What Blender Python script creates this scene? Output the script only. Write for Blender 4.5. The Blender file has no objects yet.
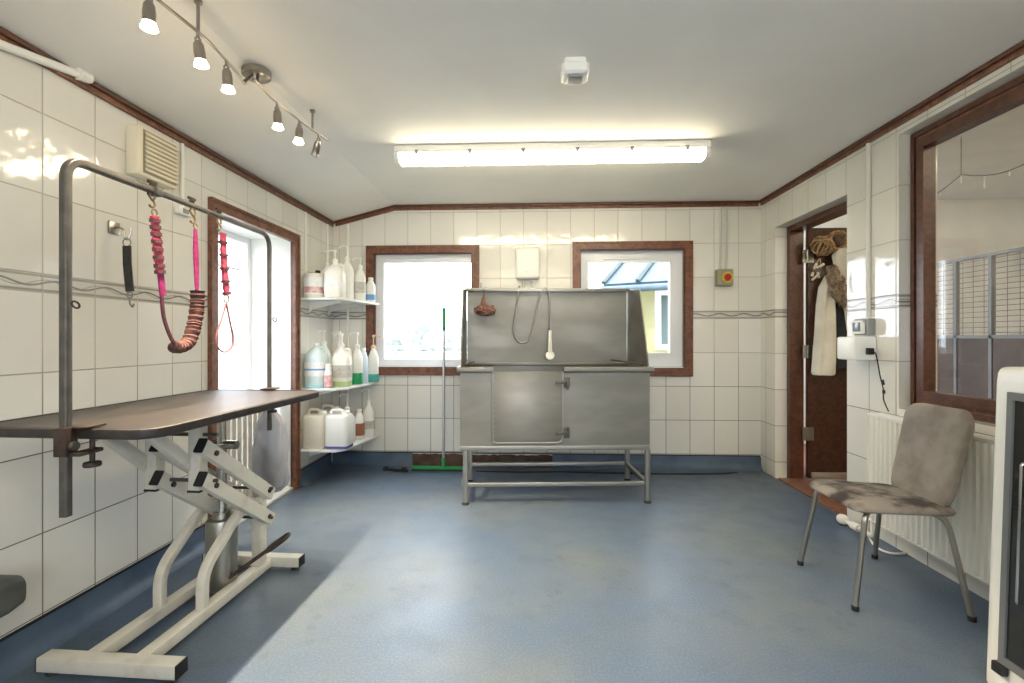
import bpy, bmesh, math, random
from mathutils import Vector, Matrix, noise
R = math.radians
PI = math.pi
random.seed(7)
SC = bpy.context.scene
C = SC.collection
# ------------------------------------------------------------------ camera
F, CX, CY, H, TH = 480.0, 512.0, 338.0, 1.2, R(2.5)
cam = bpy.data.cameras.new('camera')
cam.sensor_width = 36
cam.lens = F / 1024 * 36
cam.shift_y = -3.5 / 1024
cam.clip_start = 0.02
co = bpy.data.objects.new('camera', cam)
C.objects.link(co)
co.location = (0, 0, H)
co.rotation_euler = (R(90), 0, TH)
SC.camera = co


def P(x, y, X=None, Y=None, Z=None):
    """photo pixel -> point on a wall / floor / depth plane of the room"""
    a, c = (x - CX) / F, (CY - y) / F
    d = Vector((a * math.cos(TH) - math.sin(TH), a * math.sin(TH) + math.cos(TH), c))
    t = X / d.x if X is not None else (Y / d.y if Y is not None else (Z - H) / d.z)
    return Vector((0, 0, H)) + d * t


# ------------------------------------------------------------------ room sizes
XL, XR, YB, YF = -1.893, 2.076, 4.47, -1.7
ZC, ZL, XS = 2.448, 2.295, -1.30
SK = 0.12


# ------------------------------------------------------------------ materials
def lin(c):
    return tuple(((v / 255) / 12.92 if v / 255 <= .04045 else ((v / 255 + .055) / 1.055) ** 2.4) for v in c) + (1,)


def newmat(name):
    m = bpy.data.materials.new(name)
    m.use_nodes = True
    nt = m.node_tree
    b = nt.nodes['Principled BSDF']
    return m, nt, b


def N(nt, typ, **kw):
    n = nt.nodes.new(typ)
    for k, v in kw.items():
        setattr(n, k, v)
    return n


def mth(nt, op, a, b=None, c=None):
    n = nt.nodes.new('ShaderNodeMath')
    n.operation = op
    for i, v in enumerate((a, b, c)):
        if v is None:
            continue
        if isinstance(v, (int, float)):
            n.inputs[i].default_value = v
        else:
            nt.links.new(v, n.inputs[i])
    return n.outputs[0]


def mixc(nt, f, a, b):
    n = nt.nodes.new('ShaderNodeMix')
    n.data_type = 'RGBA'
    for s, v in ((0, f), (6, a), (7, b)):
        if isinstance(v, (int, float, tuple)):
            n.inputs[s].default_value = v
        else:
            nt.links.new(v, n.inputs[s])
    return n.outputs[2]


def mapr(nt, v, a, b, c=0.0, d=1.0, smooth=True):
    n = nt.nodes.new('ShaderNodeMapRange')
    n.interpolation_type = 'SMOOTHSTEP' if smooth else 'LINEAR'
    nt.links.new(v, n.inputs[0])
    for i, q in enumerate((a, b, c, d)):
        n.inputs[i + 1].default_value = q
    return n.outputs[0]


def mat(name, col, col2=None, rough=.5, metal=0.0, scale=8, lo=.35, hi=.65, bump=0, bscale=60, stretch=None, spec=.5,
        rough2=None, trans=0, sss=0, emit=None, estr=0, coat=0):
    m, nt, b = newmat(name)
    b.inputs['Base Color'].default_value = lin(col)
    b.inputs['Roughness'].default_value = rough
    b.inputs['Metallic'].default_value = metal
    b.inputs['Specular IOR Level'].default_value = spec
    b.inputs['Transmission Weight'].default_value = trans
    b.inputs['Subsurface Weight'].default_value = sss
    b.inputs['Coat Weight'].default_value = coat
    if emit:
        b.inputs['Emission Color'].default_value = lin(emit)
        b.inputs['Emission Strength'].default_value = estr
    tc = N(nt, 'ShaderNodeTexCoord')
    vec = tc.outputs['Object']
    if stretch:
        mp = N(nt, 'ShaderNodeMapping')
        mp.inputs['Scale'].default_value = stretch
        nt.links.new(vec, mp.inputs[0])
        vec = mp.outputs[0]
    if col2:
        n = N(nt, 'ShaderNodeTexNoise')
        n.inputs['Scale'].default_value = scale
        n.inputs['Detail'].default_value = 6
        nt.links.new(vec, n.inputs['Vector'])
        f = mapr(nt, n.outputs[0], lo, hi)
        nt.links.new(mixc(nt, f, lin(col), lin(col2)), b.inputs['Base Color'])
        if rough2 is not None:
            nt.links.new(mapr(nt, n.outputs[0], lo, hi, rough, rough2), b.inputs['Roughness'])
    if bump:
        n2 = N(nt, 'ShaderNodeTexNoise')
        n2.inputs['Scale'].default_value = bscale
        n2.inputs['Detail'].default_value = 3
        nt.links.new(vec, n2.inputs['Vector'])
        bp = N(nt, 'ShaderNodeBump')
        bp.inputs['Strength'].default_value = 1
        bp.inputs['Distance'].default_value = bump
        nt.links.new(n2.outputs[0], bp.inputs['Height'])
        nt.links.new(bp.outputs[0], b.inputs['Normal'])
    return m


def tile_mat(name, axis, pitch, phase):
    m, nt, b = newmat(name)
    g = N(nt, 'ShaderNodeNewGeometry')
    s = N(nt, 'ShaderNodeSeparateXYZ')
    nt.links.new(g.outputs['Position'], s.inputs[0])
    p, z = s.outputs[axis], s.outputs[2]
    u = mth(nt, 'DIVIDE', mth(nt, 'SUBTRACT', p, phase), pitch)
    fu = mth(nt, 'FRACT', u)
    du = mth(nt, 'MULTIPLY', mth(nt, 'MINIMUM', fu, mth(nt, 'SUBTRACT', 1, fu)), pitch)
    zz = mth(nt, 'MAXIMUM', mth(nt, 'SUBTRACT', 1.376, z), mth(nt, 'SUBTRACT', z, 1.4475))
    v = mth(nt, 'DIVIDE', zz, .31)
    fz = mth(nt, 'FRACT', v)
    dz = mth(nt, 'MULTIPLY', mth(nt, 'MINIMUM', fz, mth(nt, 'SUBTRACT', 1, fz)), .31)
    d = mth(nt, 'MINIMUM', du, dz)
    grout = mapr(nt, d, .0012, .0034, 1, 0)
    # tile identity
    idv = N(nt, 'ShaderNodeCombineXYZ')
    nt.links.new(mth(nt, 'FLOOR', u), idv.inputs[0])
    nt.links.new(mth(nt, 'FLOOR', mth(nt, 'ADD', v, mth(nt, 'MULTIPLY', mth(nt, 'GREATER_THAN', z, 1.41), 37))), idv.inputs[1])
    wn = N(nt, 'ShaderNodeTexWhiteNoise')
    wn.noise_dimensions = '2D'
    nt.links.new(idv.outputs[0], wn.inputs['Vector'])
    tilec = mixc(nt, wn.outputs['Value'], lin((232, 230, 222)), lin((224, 221, 212)))
    # border strip
    ph = mth(nt, 'MULTIPLY', mth(nt, 'DIVIDE', mth(nt, 'SUBTRACT', p, phase), pitch), 2 * PI)
    w1 = mth(nt, 'MULTIPLY', mth(nt, 'SINE', ph), .011)
    w2 = mth(nt, 'MULTIPLY', mth(nt, 'SINE', mth(nt, 'ADD', ph, 1.1)), .013)
    zc = mth(nt, 'SUBTRACT', z, 1.4118)
    l1 = mapr(nt, mth(nt, 'ABSOLUTE', mth(nt, 'SUBTRACT', zc, w1)), .0025, .0055, 1, 0)
    l2 = mapr(nt, mth(nt, 'ABSOLUTE', mth(nt, 'SUBTRACT', zc, w2)), .0010, .003, .7, 0)
    edge = mapr(nt, mth(nt, 'ABSOLUTE', zc), .021, .026, 0, .8)
    edge2 = mapr(nt, mth(nt, 'ABSOLUTE', zc), .031, .033, 1, 0)
    pat = mth(nt, 'MAXIMUM', mth(nt, 'MAXIMUM', l1, l2), mth(nt, 'MULTIPLY', edge, edge2))
    bord = mixc(nt, pat, lin((205, 202, 192)), lin((112, 110, 106)))
    inb = mth(nt, 'LESS_THAN', zz, 0)
    col = mixc(nt, inb, tilec, bord)
    # grime: low rows a touch yellower in big soft patches
    gn = N(nt, 'ShaderNodeTexNoise')
    gn.inputs['Scale'].default_value = 1.7
    gn.inputs['Detail'].default_value = 4
    nt.links.new(g.outputs['Position'], gn.inputs['Vector'])
    col = mixc(nt, mapr(nt, gn.outputs[0], .45, .75, 0, .35), col, lin((214, 209, 196)))
    col = mixc(nt, grout, col, mixc(nt, mapr(nt, z, .85, 1.2), lin((112, 105, 96)), lin((184, 176, 162))))
    nt.links.new(col, b.inputs['Base Color'])
    nt.links.new(mapr(nt, grout, 0, 1, .09, .7), b.inputs['Roughness'])
    # bump
    wv = N(nt, 'ShaderNodeTexNoise')
    wv.inputs['Scale'].default_value = 13
    wv.inputs['Detail'].default_value = 1.5
    nt.links.new(g.outputs['Position'], wv.inputs['Vector'])
    rr = N(nt, 'ShaderNodeSeparateColor')
    nt.links.new(wn.outputs['Color'], rr.inputs[0])
    tilt = mth(nt, 'ADD', mth(nt, 'MULTIPLY', mth(nt, 'SUBTRACT', rr.outputs[0], .5), mth(nt, 'MULTIPLY', fu, .5)),
               mth(nt, 'MULTIPLY', mth(nt, 'SUBTRACT', rr.outputs[1], .5), mth(nt, 'MULTIPLY', fz, .5)))
    hgt = mth(nt, 'ADD', mth(nt, 'MULTIPLY', wv.outputs[0], .9), tilt)
    hgt = mth(nt, 'SUBTRACT', hgt, mth(nt, 'MULTIPLY', grout, .5))
    bp = N(nt, 'ShaderNodeBump')
    bp.inputs['Strength'].default_value = 1
    bp.inputs['Distance'].default_value = .0026
    nt.links.new(hgt, bp.inputs['Height'])
    nt.links.new(bp.outputs[0], b.inputs['Normal'])
    return m


def wood_mat(name, a, bcol, rough=.4):
    m, nt, b = newmat(name)
    g = N(nt, 'ShaderNodeTexCoord')
    w = N(nt, 'ShaderNodeTexNoise')
    w.inputs['Scale'].default_value = 14
    w.inputs['Detail'].default_value = 6
    w.inputs['Distortion'].default_value = 1.6
    nt.links.new(g.outputs['Object'], w.inputs['Vector'])
    w2 = N(nt, 'ShaderNodeTexNoise')
    w2.inputs['Scale'].default_value = 90
    nt.links.new(g.outputs['Object'], w2.inputs['Vector'])
    f = mth(nt, 'ADD', mth(nt, 'MULTIPLY', w.outputs[0], .75), mth(nt, 'MULTIPLY', w2.outputs[0], .25))
    nt.links.new(mixc(nt, mapr(nt, f, .38, .62), lin(a), lin(bcol)), b.inputs['Base Color'])
    b.inputs['Roughness'].default_value = rough
    return m


def floor_mat():
    m, nt, b = newmat('blue_vinyl')
    g = N(nt, 'ShaderNodeNewGeometry')

    def ns(sc, det=5):
        n = N(nt, 'ShaderNodeTexNoise')
        n.inputs['Scale'].default_value = sc
        n.inputs['Detail'].default_value = det
        nt.links.new(g.outputs['Position'], n.inputs['Vector'])
        return n.outputs[0]
    big, mid, fine = ns(1.1), ns(6), ns(110, 3)
    c = mixc(nt, mapr(nt, big, .35, .68), lin((76, 95, 120)), lin((94, 104, 112)))
    c = mixc(nt, mapr(nt, mid, .5, .72, 0, .45), c, lin((76, 92, 110)))
    c = mixc(nt, mapr(nt, fine, .45, .65, 0, .4), c, lin((112, 122, 128)))
    vo = N(nt, 'ShaderNodeTexVoronoi')
    vo.inputs['Scale'].default_value = 11
    nt.links.new(g.outputs['Position'], vo.inputs['Vector'])
    spot = mth(nt, 'MULTIPLY', mapr(nt, vo.outputs['Distance'], .20, .30, 1, 0), mapr(nt, mth(nt, 'ADD', mth(nt, 'MULTIPLY', mid, .5), mth(nt, 'MULTIPLY', big, .5)), .47, .6))
    c = mixc(nt, mth(nt, 'MULTIPLY', spot, .5), c, lin((70, 82, 92)))
    nt.links.new(c, b.inputs['Base Color'])
    ro = mapr(nt, mth(nt, 'ADD', mth(nt, 'MULTIPLY', mid, .6), mth(nt, 'MULTIPLY', big, .4)), .35, .65, .34, .46)
    nt.links.new(mth(nt, 'SUBTRACT', ro, mth(nt, 'MULTIPLY', spot, .05)), b.inputs['Roughness'])
    bp = N(nt, 'ShaderNodeBump')
    bp.inputs['Distance'].default_value = .0006
    nt.links.new(mth(nt, 'ADD', fine, mth(nt, 'MULTIPLY', mid, 1.5)), bp.inputs['Height'])
    nt.links.new(bp.outputs[0], b.inputs['Normal'])
    return m


def glass_mat(name, tint=(255, 255, 255), refl=1.0):
    m = bpy.data.materials.new(name)
    m.use_nodes = True
    nt = m.node_tree
    nt.nodes.clear()
    o = N(nt, 'ShaderNodeOutputMaterial')
    t = N(nt, 'ShaderNodeBsdfTransparent')
    t.inputs[0].default_value = lin(tint)
    gl = N(nt, 'ShaderNodeBsdfGlossy')
    gl.inputs['Roughness'].default_value = .01
    lw = N(nt, 'ShaderNodeLayerWeight')
    lw.inputs[0].default_value = .5
    fres = mth(nt, 'ADD', .04, mth(nt, 'MULTIPLY', .9, mth(nt, 'POWER', lw.outputs['Facing'], 5)))
    mx = N(nt, 'ShaderNodeMixShader')
    nt.links.new(mth(nt, 'MULTIPLY', fres, refl), mx.inputs[0])
    nt.links.new(t.outputs[0], mx.inputs[1])
    nt.links.new(gl.outputs[0], mx.inputs[2])
    nt.links.new(mx.outputs[0], o.inputs[0])
    return m


M_tb = tile_mat('white_tile_back', 0, .218, 1.439)
M_tl = tile_mat('white_tile_left', 1, .2226, 1.774)
M_tr = tile_mat('white_tile_right', 1, .22, 3.06)
M_floor = floor_mat()
M_cove = mat('blue_vinyl_coving', (66, 84, 106), (84, 100, 118), rough=.45, scale=4)
M_ceil = mat('ceiling_paint', (238, 235, 228), (232, 229, 222), rough=.75, scale=1.5, bump=.0008, bscale=25)
M_paint = mat('white_paint', (236, 236, 232), (228, 228, 226), rough=.55, scale=3)
M_cream = mat('cream_plaster', (226, 220, 206), (218, 212, 198), rough=.7, scale=3)
M_wood = wood_mat('brown_wood', (100, 62, 45), (130, 86, 63))
M_wood2 = wood_mat('dark_wood', (74, 44, 32), (98, 60, 44), .35)
M_door = wood_mat('dark_door', (66, 42, 34), (84, 56, 44), .3)
M_upvc = mat('white_upvc', (238, 240, 242), rough=.25)
M_glass = glass_mat('window_glass')
M_glass2 = glass_mat('inner_glass', (250, 250, 250), 1.0)
M_brownboard = mat('bare_brown_board', (70, 52, 42), (96, 74, 58), rough=.85, scale=9, bump=.003, bscale=30)
M_steel = mat('stainless', (140, 137, 129), (128, 126, 118), rough=.42, metal=.85, scale=3, rough2=.5, stretch=(.7, 1, 2.0), bump=.00015, bscale=7)
M_steel2 = mat('stainless_frame', (158, 156, 148), rough=.38, metal=1)
M_chrome = mat('chrome', (205, 203, 198), rough=.16, metal=1)
M_legs = mat('dull_chrome', (162, 158, 150), rough=.28, metal=1)
M_nickel = mat('brushed_nickel', (160, 154, 146), rough=.3, metal=1)
M_zinc = mat('grey_steel_tube', (96, 93, 88), (82, 79, 75), rough=.45, metal=.5, scale=20)
M_dark = mat('dark_iron', (58, 50, 46), (78, 62, 54), rough=.55, metal=.5, scale=30)
M_black = mat('black_rubber', (26, 26, 27), rough=.6)
M_white_metal = mat('off_white_powdercoat', (212, 208, 196), (198, 192, 178), rough=.4, scale=14, lo=.5, hi=.75)
M_rubber = mat('ribbed_brown_rubber', (55, 48, 45), (45, 40, 37), rough=.42, scale=10, bump=.0012, bscale=160)
M_edge = mat('table_edge', (36, 33, 32), (52, 46, 42), rough=.5, scale=25)
M_wplastic = mat('white_plastic', (238, 237, 230), rough=.35)
M_cplastic = mat('cream_plastic', (226, 218, 194), rough=.45)
M_gplastic = mat('grey_plastic', (150, 152, 150), rough=.4)
M_olive = mat('olive_grey_plastic', (84, 86, 80), (70, 72, 68), rough=.5, scale=10)
M_red = mat('red_plastic', (176, 44, 34), rough=.4)
M_yellow = mat('yellow_plastic', (214, 186, 60), rough=.4)
M_switch = mat('isolator_grey', (142, 140, 112), rough=.45)
M_radiator = mat('radiator_enamel', (236, 234, 224), rough=.3)
M_fabric = mat('taupe_suede', (150, 142, 134), (124, 116, 109), rough=.95, scale=7, bump=.0015, bscale=220)
M_fabric2 = mat('stained_taupe_suede', (144, 135, 126), (62, 55, 52), rough=.95, scale=7, lo=.44, hi=.66, bump=.0015, bscale=220)
M_pink = mat('magenta_webbing', (150, 24, 98), (124, 20, 80), rough=.8, scale=60, bump=.001, bscale=300)
M_pink2 = mat('pink_webbing', (176, 62, 92), (140, 44, 66), rough=.8, scale=60)
M_maroon = mat('maroon_cord', (96, 44, 54), (64, 36, 44), rough=.8, scale=60)
M_brownpad = mat('brown_pad', (56, 38, 40), (92, 58, 50), rough=.9, scale=40, bump=.003, bscale=120)
M_brass = mat('worn_brass', (172, 154, 122), rough=.3, metal=1)
M_lace = mat('dull_pink_lacing', (128, 84, 78), rough=.8)
M_cord = mat('mauve_cord', (136, 84, 84), rough=.7)
M_strap = mat('charcoal_webbing', (58, 54, 50), (44, 42, 40), rough=.85, scale=80)
M_green = mat('green_plastic', (30, 138, 72), rough=.45)
M_greyalu = mat('aluminium_pole', (186, 186, 184), rough=.35, metal=.8)
M_trans = mat('milky_plastic', (240, 238, 228), rough=.3, sss=.0)
M_jug = mat('natural_polythene', (232, 226, 210), (224, 217, 198), rough=.4, scale=6)
M_aqua = mat('pale_aqua_liquid', (216, 232, 230), rough=.15)
M_aqua2 = mat('aqua_liquid', (172, 214, 220), rough=.15)
M_greenl = mat('green_liquid', (38, 150, 96), rough=.15)
M_limel = mat('pale_green_liquid', (186, 206, 150), rough=.2)
M_teall = mat('teal_liquid', (70, 160, 150), rough=.15)
M_purple = mat('violet_liquid', (96, 92, 170), rough=.2)
M_lwhite = mat('label_white', (242, 242, 238), (232, 232, 228), rough=.5, scale=40)
M_lblue = mat('label_blue', (110, 158, 206), rough=.5)
M_lpink = mat('label_pink', (206, 140, 146), (226, 200, 190), rough=.5, scale=30)
M_lbrown = mat('label_brown', (150, 98, 70), rough=.5)
M_lgrey = mat('label_grey', (208, 204, 194), (182, 180, 170), rough=.5, scale=30)
M_peach = mat('peach_plastic', (232, 196, 160), rough=.4)
M_coat = mat('cream_cloth', (236, 233, 224), (222, 218, 208), rough=.95, scale=6, bump=.002, bscale=60)
M_fur = mat('brown_fur', (138, 120, 102), (178, 162, 142), rough=1, scale=25, bump=.012, bscale=90)
M_wicker = mat('wicker', (190, 160, 120), (140, 108, 76), rough=.8, scale=60)
M_navy = mat('dark_garment', (56, 58, 64), (40, 42, 48), rough=.95, scale=12)
M_ivory = mat('ivory_beads', (224, 216, 200), rough=.5)
M_mitt = mat('brown_mesh_puff', (112, 74, 66), (150, 112, 100), rough=.9, scale=60, bump=.004, bscale=120)
M_darkglass = mat('smoked_glass', (34, 34, 32), (44, 43, 40), rough=.08, scale=3, coat=.5)
M_concrete = mat('pale_concrete', (160, 157, 150), (148, 145, 139), rough=.9, scale=2)
M_render = mat('white_render', (226, 226, 222), (212, 212, 208), rough=.9, scale=2)
M_yellowwall = mat('pale_yellow_render', (168, 164, 124), (158, 154, 112), rough=.9, scale=2)
M_roofblue = mat('blue_grey_sheet', (78, 94, 106), (66, 84, 98), rough=.5, scale=2)
M_roofgreen = mat('green_batten', (34, 54, 54), rough=.6)
M_leaf = mat('hedge_leaves', (128, 138, 138), (146, 154, 150), rough=.9, scale=4)
M_grass = mat('pale_grass', (104, 112, 84), (124, 126, 104), rough=.95, scale=.4)
M_kfloor = wood_mat('reddish_boards', (112, 72, 56), (134, 92, 72), .5)
M_kpanel = mat('kennel_panel', (86, 72, 64), (70, 58, 52), rough=.6, scale=4)
M_penpaint = mat('galvanised_grey', (118, 120, 122), rough=.5)
M_tube = mat('lit_diffuser', (255, 252, 236), rough=.3, emit=(255, 241, 208), estr=9.0)
M_lamp = mat('lit_lamp_face', (255, 240, 210), rough=.3, emit=(255, 226, 178), estr=14)
M_bag = None


def bag_mat():
    m = bpy.data.materials.new('thin_white_polythene')
    m.use_nodes = True
    nt = m.node_tree
    b = nt.nodes['Principled BSDF']
    b.inputs['Base Color'].default_value = lin((176, 176, 180))
    b.inputs['Roughness'].default_value = .35
    o = [n for n in nt.nodes if n.type == 'OUTPUT_MATERIAL'][0]
    t = N(nt, 'ShaderNodeBsdfTransparent')
    tr = N(nt, 'ShaderNodeBsdfTranslucent')
    tr.inputs[0].default_value = lin((190, 190, 194))
    m1, m2 = N(nt, 'ShaderNodeMixShader'), N(nt, 'ShaderNodeMixShader')
    m1.inputs[0].default_value = .45
    m2.inputs[0].default_value = .14
    nt.links.new(b.outputs[0], m1.inputs[1])
    nt.links.new(tr.outputs[0], m1.inputs[2])
    nt.links.new(m1.outputs[0], m2.inputs[1])
    nt.links.new(t.outputs[0], m2.inputs[2])
    nt.links.new(m2.outputs[0], o.inputs[0])
    return m


M_bag = bag_mat()

# ------------------------------------------------------------------ mesh helpers
WM = {}


def thing(name, label, cat, loc=(0, 0, 0), rotz=0, group=None):
    o = bpy.data.objects.new(name, None)
    C.objects.link(o)
    o.empty_display_size = .1
    o.location = loc
    o.rotation_euler = (0, 0, rotz)
    o['label'] = label
    o['category'] = cat
    if group:
        o['group'] = group
    WM[o.name] = Matrix.Translation(loc) @ Matrix.Rotation(rotz, 4, 'Z')
    return o


def struct_root(name):
    o = bpy.data.objects.new(name, None)
    C.objects.link(o)
    o['kind'] = 'structure'
    WM[o.name] = Matrix.Identity(4)
    return o


def obj(name, bm, m, parent=None, smooth=True, angle=40, weld=True, bevel=0, label=None, local=False):
    """links bm (built in room coordinates) as one mesh object"""
    if weld:
        bmesh.ops.remove_doubles(bm, verts=bm.verts, dist=1e-5)
    bmesh.ops.recalc_face_normals(bm, faces=bm.faces)
    if bevel:
        es = [e for e in bm.edges if len(e.link_faces) == 2 and e.calc_face_angle(0) > R(35)]
        bmesh.ops.bevel(bm, geom=es, offset=bevel, segments=2, affect='EDGES', clamp_overlap=True, profile=.5)
    me = bpy.data.meshes.new(name)
    if parent is not None:
        W = WM[parent.name]
        if not local:
            bm.transform(W.inverted())
        loc = None
    else:
        xs = [v.co for v in bm.verts]
        loc = Vector(((min(v.x for v in xs) + max(v.x for v in xs)) / 2, (min(v.y for v in xs) + max(v.y for v in xs)) / 2, min(v.z for v in xs)))
        bm.transform(Matrix.Translation(-loc))
        W = Matrix.Translation(loc)
    if smooth:
        for f in bm.faces:
            f.smooth = True
        for e in bm.edges:
            if len(e.link_faces) == 2 and e.calc_face_angle(0) > R(angle):
                e.smooth = False
    bm.to_mesh(me)
    bm.free()
    for mm in (m if isinstance(m, (list, tuple)) else [m]):
        me.materials.append(mm)
    o = bpy.data.objects.new(name, me)
    C.objects.link(o)
    if parent is not None:
        o.parent = parent
        WM[o.name] = W
    else:
        o.location = loc
        WM[o.name] = W
    if label:
        o['label'] = label
    return o


def solo(name, bm, m, label, cat, group=None, **kw):
    o = obj(name, bm, m, None, **kw)
    o['label'] = label
    o['category'] = cat
    if group:
        o['group'] = group
    return o


def struct(name, bm, m, parent=None, **kw):
    o = obj(name, bm, m, parent, **kw)
    if parent is None:
        o['kind'] = 'structure'
    return o


def B():
    return bmesh.new()


def box(bm, x0, x1, y0, y1, z0, z1, mi=0, mtx=None):
    vs = [bm.verts.new((x, y, z)) for z in (z0, z1) for y in (y0, y1) for x in (x0, x1)]
    for q in ((0, 1, 3, 2), (4, 6, 7, 5), (0, 4, 5, 1), (2, 3, 7, 6), (0, 2, 6, 4), (1, 5, 7, 3)):
        f = bm.faces.new([vs[i] for i in q])
        f.material_index = mi
    if mtx is not None:
        for v in vs:
            v.co = mtx @ v.co
    return bm


def frames(pts, up=None):
    n = len(pts)
    tan = []
    for i in range(n):
        a, b = pts[max(0, i - 1)], pts[min(n - 1, i + 1)]
        tan.append((b - a).normalized())
    u = Vector(up) if up else Vector((0, 0, 1))
    if abs(u.normalized().dot(tan[0])) > .95:
        u = Vector((1, 0, 0)) if abs(tan[0].x) < .9 else Vector((0, 1, 0))
    nn = (u - tan[0] * u.dot(tan[0])).normalized()
    out = []
    for i in range(n):
        nn = (nn - tan[i] * nn.dot(tan[i]))
        nn = nn.normalized() if nn.length > 1e-6 else Vector((1, 0, 0))
        out.append((tan[i], nn, tan[i].cross(nn)))
    return out


def sweep(bm, pts, sec, up=None, scale=None, caps=True, closed=False, mi=0):
    pts = [Vector(p) for p in pts]
    fr = frames(pts, up)
    rings = []
    for i, p in enumerate(pts):
        t, n, b = fr[i]
        s = scale[i] if scale else 1
        rings.append([bm.verts.new(p + n * (a * s) + b * (c * s)) for a, c in sec])
    k = len(sec)
    rng = range(len(rings)) if closed else range(len(rings) - 1)
    for i in rng:
        A, Bq = rings[i], rings[(i + 1) % len(rings)]
        for j in range(k):
            bm.faces.new((A[j], A[(j + 1) % k], Bq[(j + 1) % k], Bq[j])).material_index = mi
    if caps and not closed:
        bm.faces.new(rings[0][::-1]).material_index = mi
        bm.faces.new(rings[-1]).material_index = mi
    return bm


def circ(r, n=12, ry=None):
    return [(r * math.cos(2 * PI * i / n), (ry or r) * math.sin(2 * PI * i / n)) for i in range(n)]


def rect(w, h, c=0):
    if not c:
        return [(-w / 2, -h / 2), (w / 2, -h / 2), (w / 2, h / 2), (-w / 2, h / 2)]
    return rrect(w, h, c, 3)


def rrect(w, h, r, n=5):
    out = []
    for cx, cy, a0 in ((w / 2 - r, h / 2 - r, 0), (-w / 2 + r, h / 2 - r, 90), (-w / 2 + r, -h / 2 + r, 180), (w / 2 - r, -h / 2 + r, 270)):
        for i in range(n + 1):
            a = R(a0 + 90 * i / n)
            out.append((cx + r * math.cos(a), cy + r * math.sin(a)))
    return out


def tube(bm, pts, r, n=12, **kw):
    return sweep(bm, pts, circ(r, n), **kw)


def beam(bm, a, b, w, h, up=(0, 0, 1), c=.004):
    """rectangular tube from a to b; w along side, h along up"""
    return sweep(bm, [a, b], rect(h, w, c), up=up)


def smooth_path(pts, n=8):
    pts = [Vector(p) for p in pts]
    out = []
    for i in range(len(pts) - 1):
        p0, p1, p2, p3 = pts[max(0, i - 1)], pts[i], pts[i + 1], pts[min(len(pts) - 1, i + 2)]
        for k in range(n):
            t = k / n
            out.append(.5 * ((2 * p1) + (p2 - p0) * t + (2 * p0 - 5 * p1 + 4 * p2 - p3) * t * t + (3 * p1 - p0 - 3 * p2 + p3) * t ** 3))
    out.append(pts[-1])
    return out


def fillet(pts, rad, n=8):
    pts = [Vector(p) for p in pts]
    out = [pts[0]]
    for i in range(1, len(pts) - 1):
        a, p, b = pts[i - 1], pts[i], pts[i + 1]
        r = min(rad, (a - p).length * .49, (b - p).length * .49)
        A, Bq = p + (a - p).normalized() * r, p + (b - p).normalized() * r
        for k in range(n + 1):
            t = k / n
            out.append(A * (1 - t) ** 2 + p * 2 * t * (1 - t) + Bq * t * t)
    out.append(pts[-1])
    return out


def lathe(bm, prof, c=(0, 0, 0), n=24, mtx=None):
    c = Vector(c)
    rings = []
    for r, z in prof:
        if r < 1e-6:
            rings.append([bm.verts.new(c + Vector((0, 0, z)))])
        else:
            rings.append([bm.verts.new(c + Vector((r * math.cos(2 * PI * i / n), r * math.sin(2 * PI * i / n), z))) for i in range(n)])
    for A, Bq in zip(rings, rings[1:]):
        for i in range(n):
            j = (i + 1) % n
            if len(A) == 1 and len(Bq) == 1:
                continue
            if len(A) == 1:
                bm.faces.new((A[0], Bq[j], Bq[i]))
            elif len(Bq) == 1:
                bm.faces.new((A[i], A[j], Bq[0]))
            else:
                bm.faces.new((A[i], A[j], Bq[j], Bq[i]))
    for k in (0, -1):
        if len(rings[k]) > 1:
            bm.faces.new(rings[k])
    if mtx is not None:
        for rg in rings:
            for v in rg:
                v.co = mtx @ v.co
    return bm


def loft(bm, rings, caps=True):
    vr = [[bm.verts.new(p) for p in rg] for rg in rings]
    k = len(vr[0])
    for A, Bq in zip(vr, vr[1:]):
        for j in range(k):
            bm.faces.new((A[j], A[(j + 1) % k], Bq[(j + 1) % k], Bq[j]))
    if caps:
        bm.faces.new(vr[0][::-1])
        bm.faces.new(vr[-1])
    return bm


def rloft(bm, levels, n=5, mtx=None):
    """stack of rounded rectangles: (cx, cy, z, w, d, r)"""
    rings = []
    for cx, cy, z, w, d, r in levels:
        rings.append([Vector((cx + a, cy + b, z)) for a, b in rrect(w, d, min(r, w / 2 - 1e-4, d / 2 - 1e-4), n)])
    if mtx is not None:
        rings = [[mtx @ p for p in rg] for rg in rings]
    return loft(bm, rings)


def prism(bm, poly, axis, d0, d1):
    """extrudes a 2-D outline along axis (0,1,2)"""
    def mk(p, d):
        return {0: (d, p[0], p[1]), 1: (p[0], d, p[1]), 2: (p[0], p[1], d)}[axis]
    return loft(bm, [[Vector(mk(p, d0)) for p in poly], [Vector(mk(p, d1)) for p in poly]])


def cyl(bm, a, b, r, n=16, r2=None):
    a, b = Vector(a), Vector(b)
    return sweep(bm, [a, b], circ(1, n), scale=[r, r if r2 is None else r2])


def ball(bm, c, r, n=10, sc=(1, 1, 1)):
    m = Matrix.Translation(c) @ Matrix.Diagonal((r * sc[0], r * sc[1], r * sc[2], 1))
    bmesh.ops.create_icosphere(bm, subdivisions=2, radius=1, matrix=m)
    return bm


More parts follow.
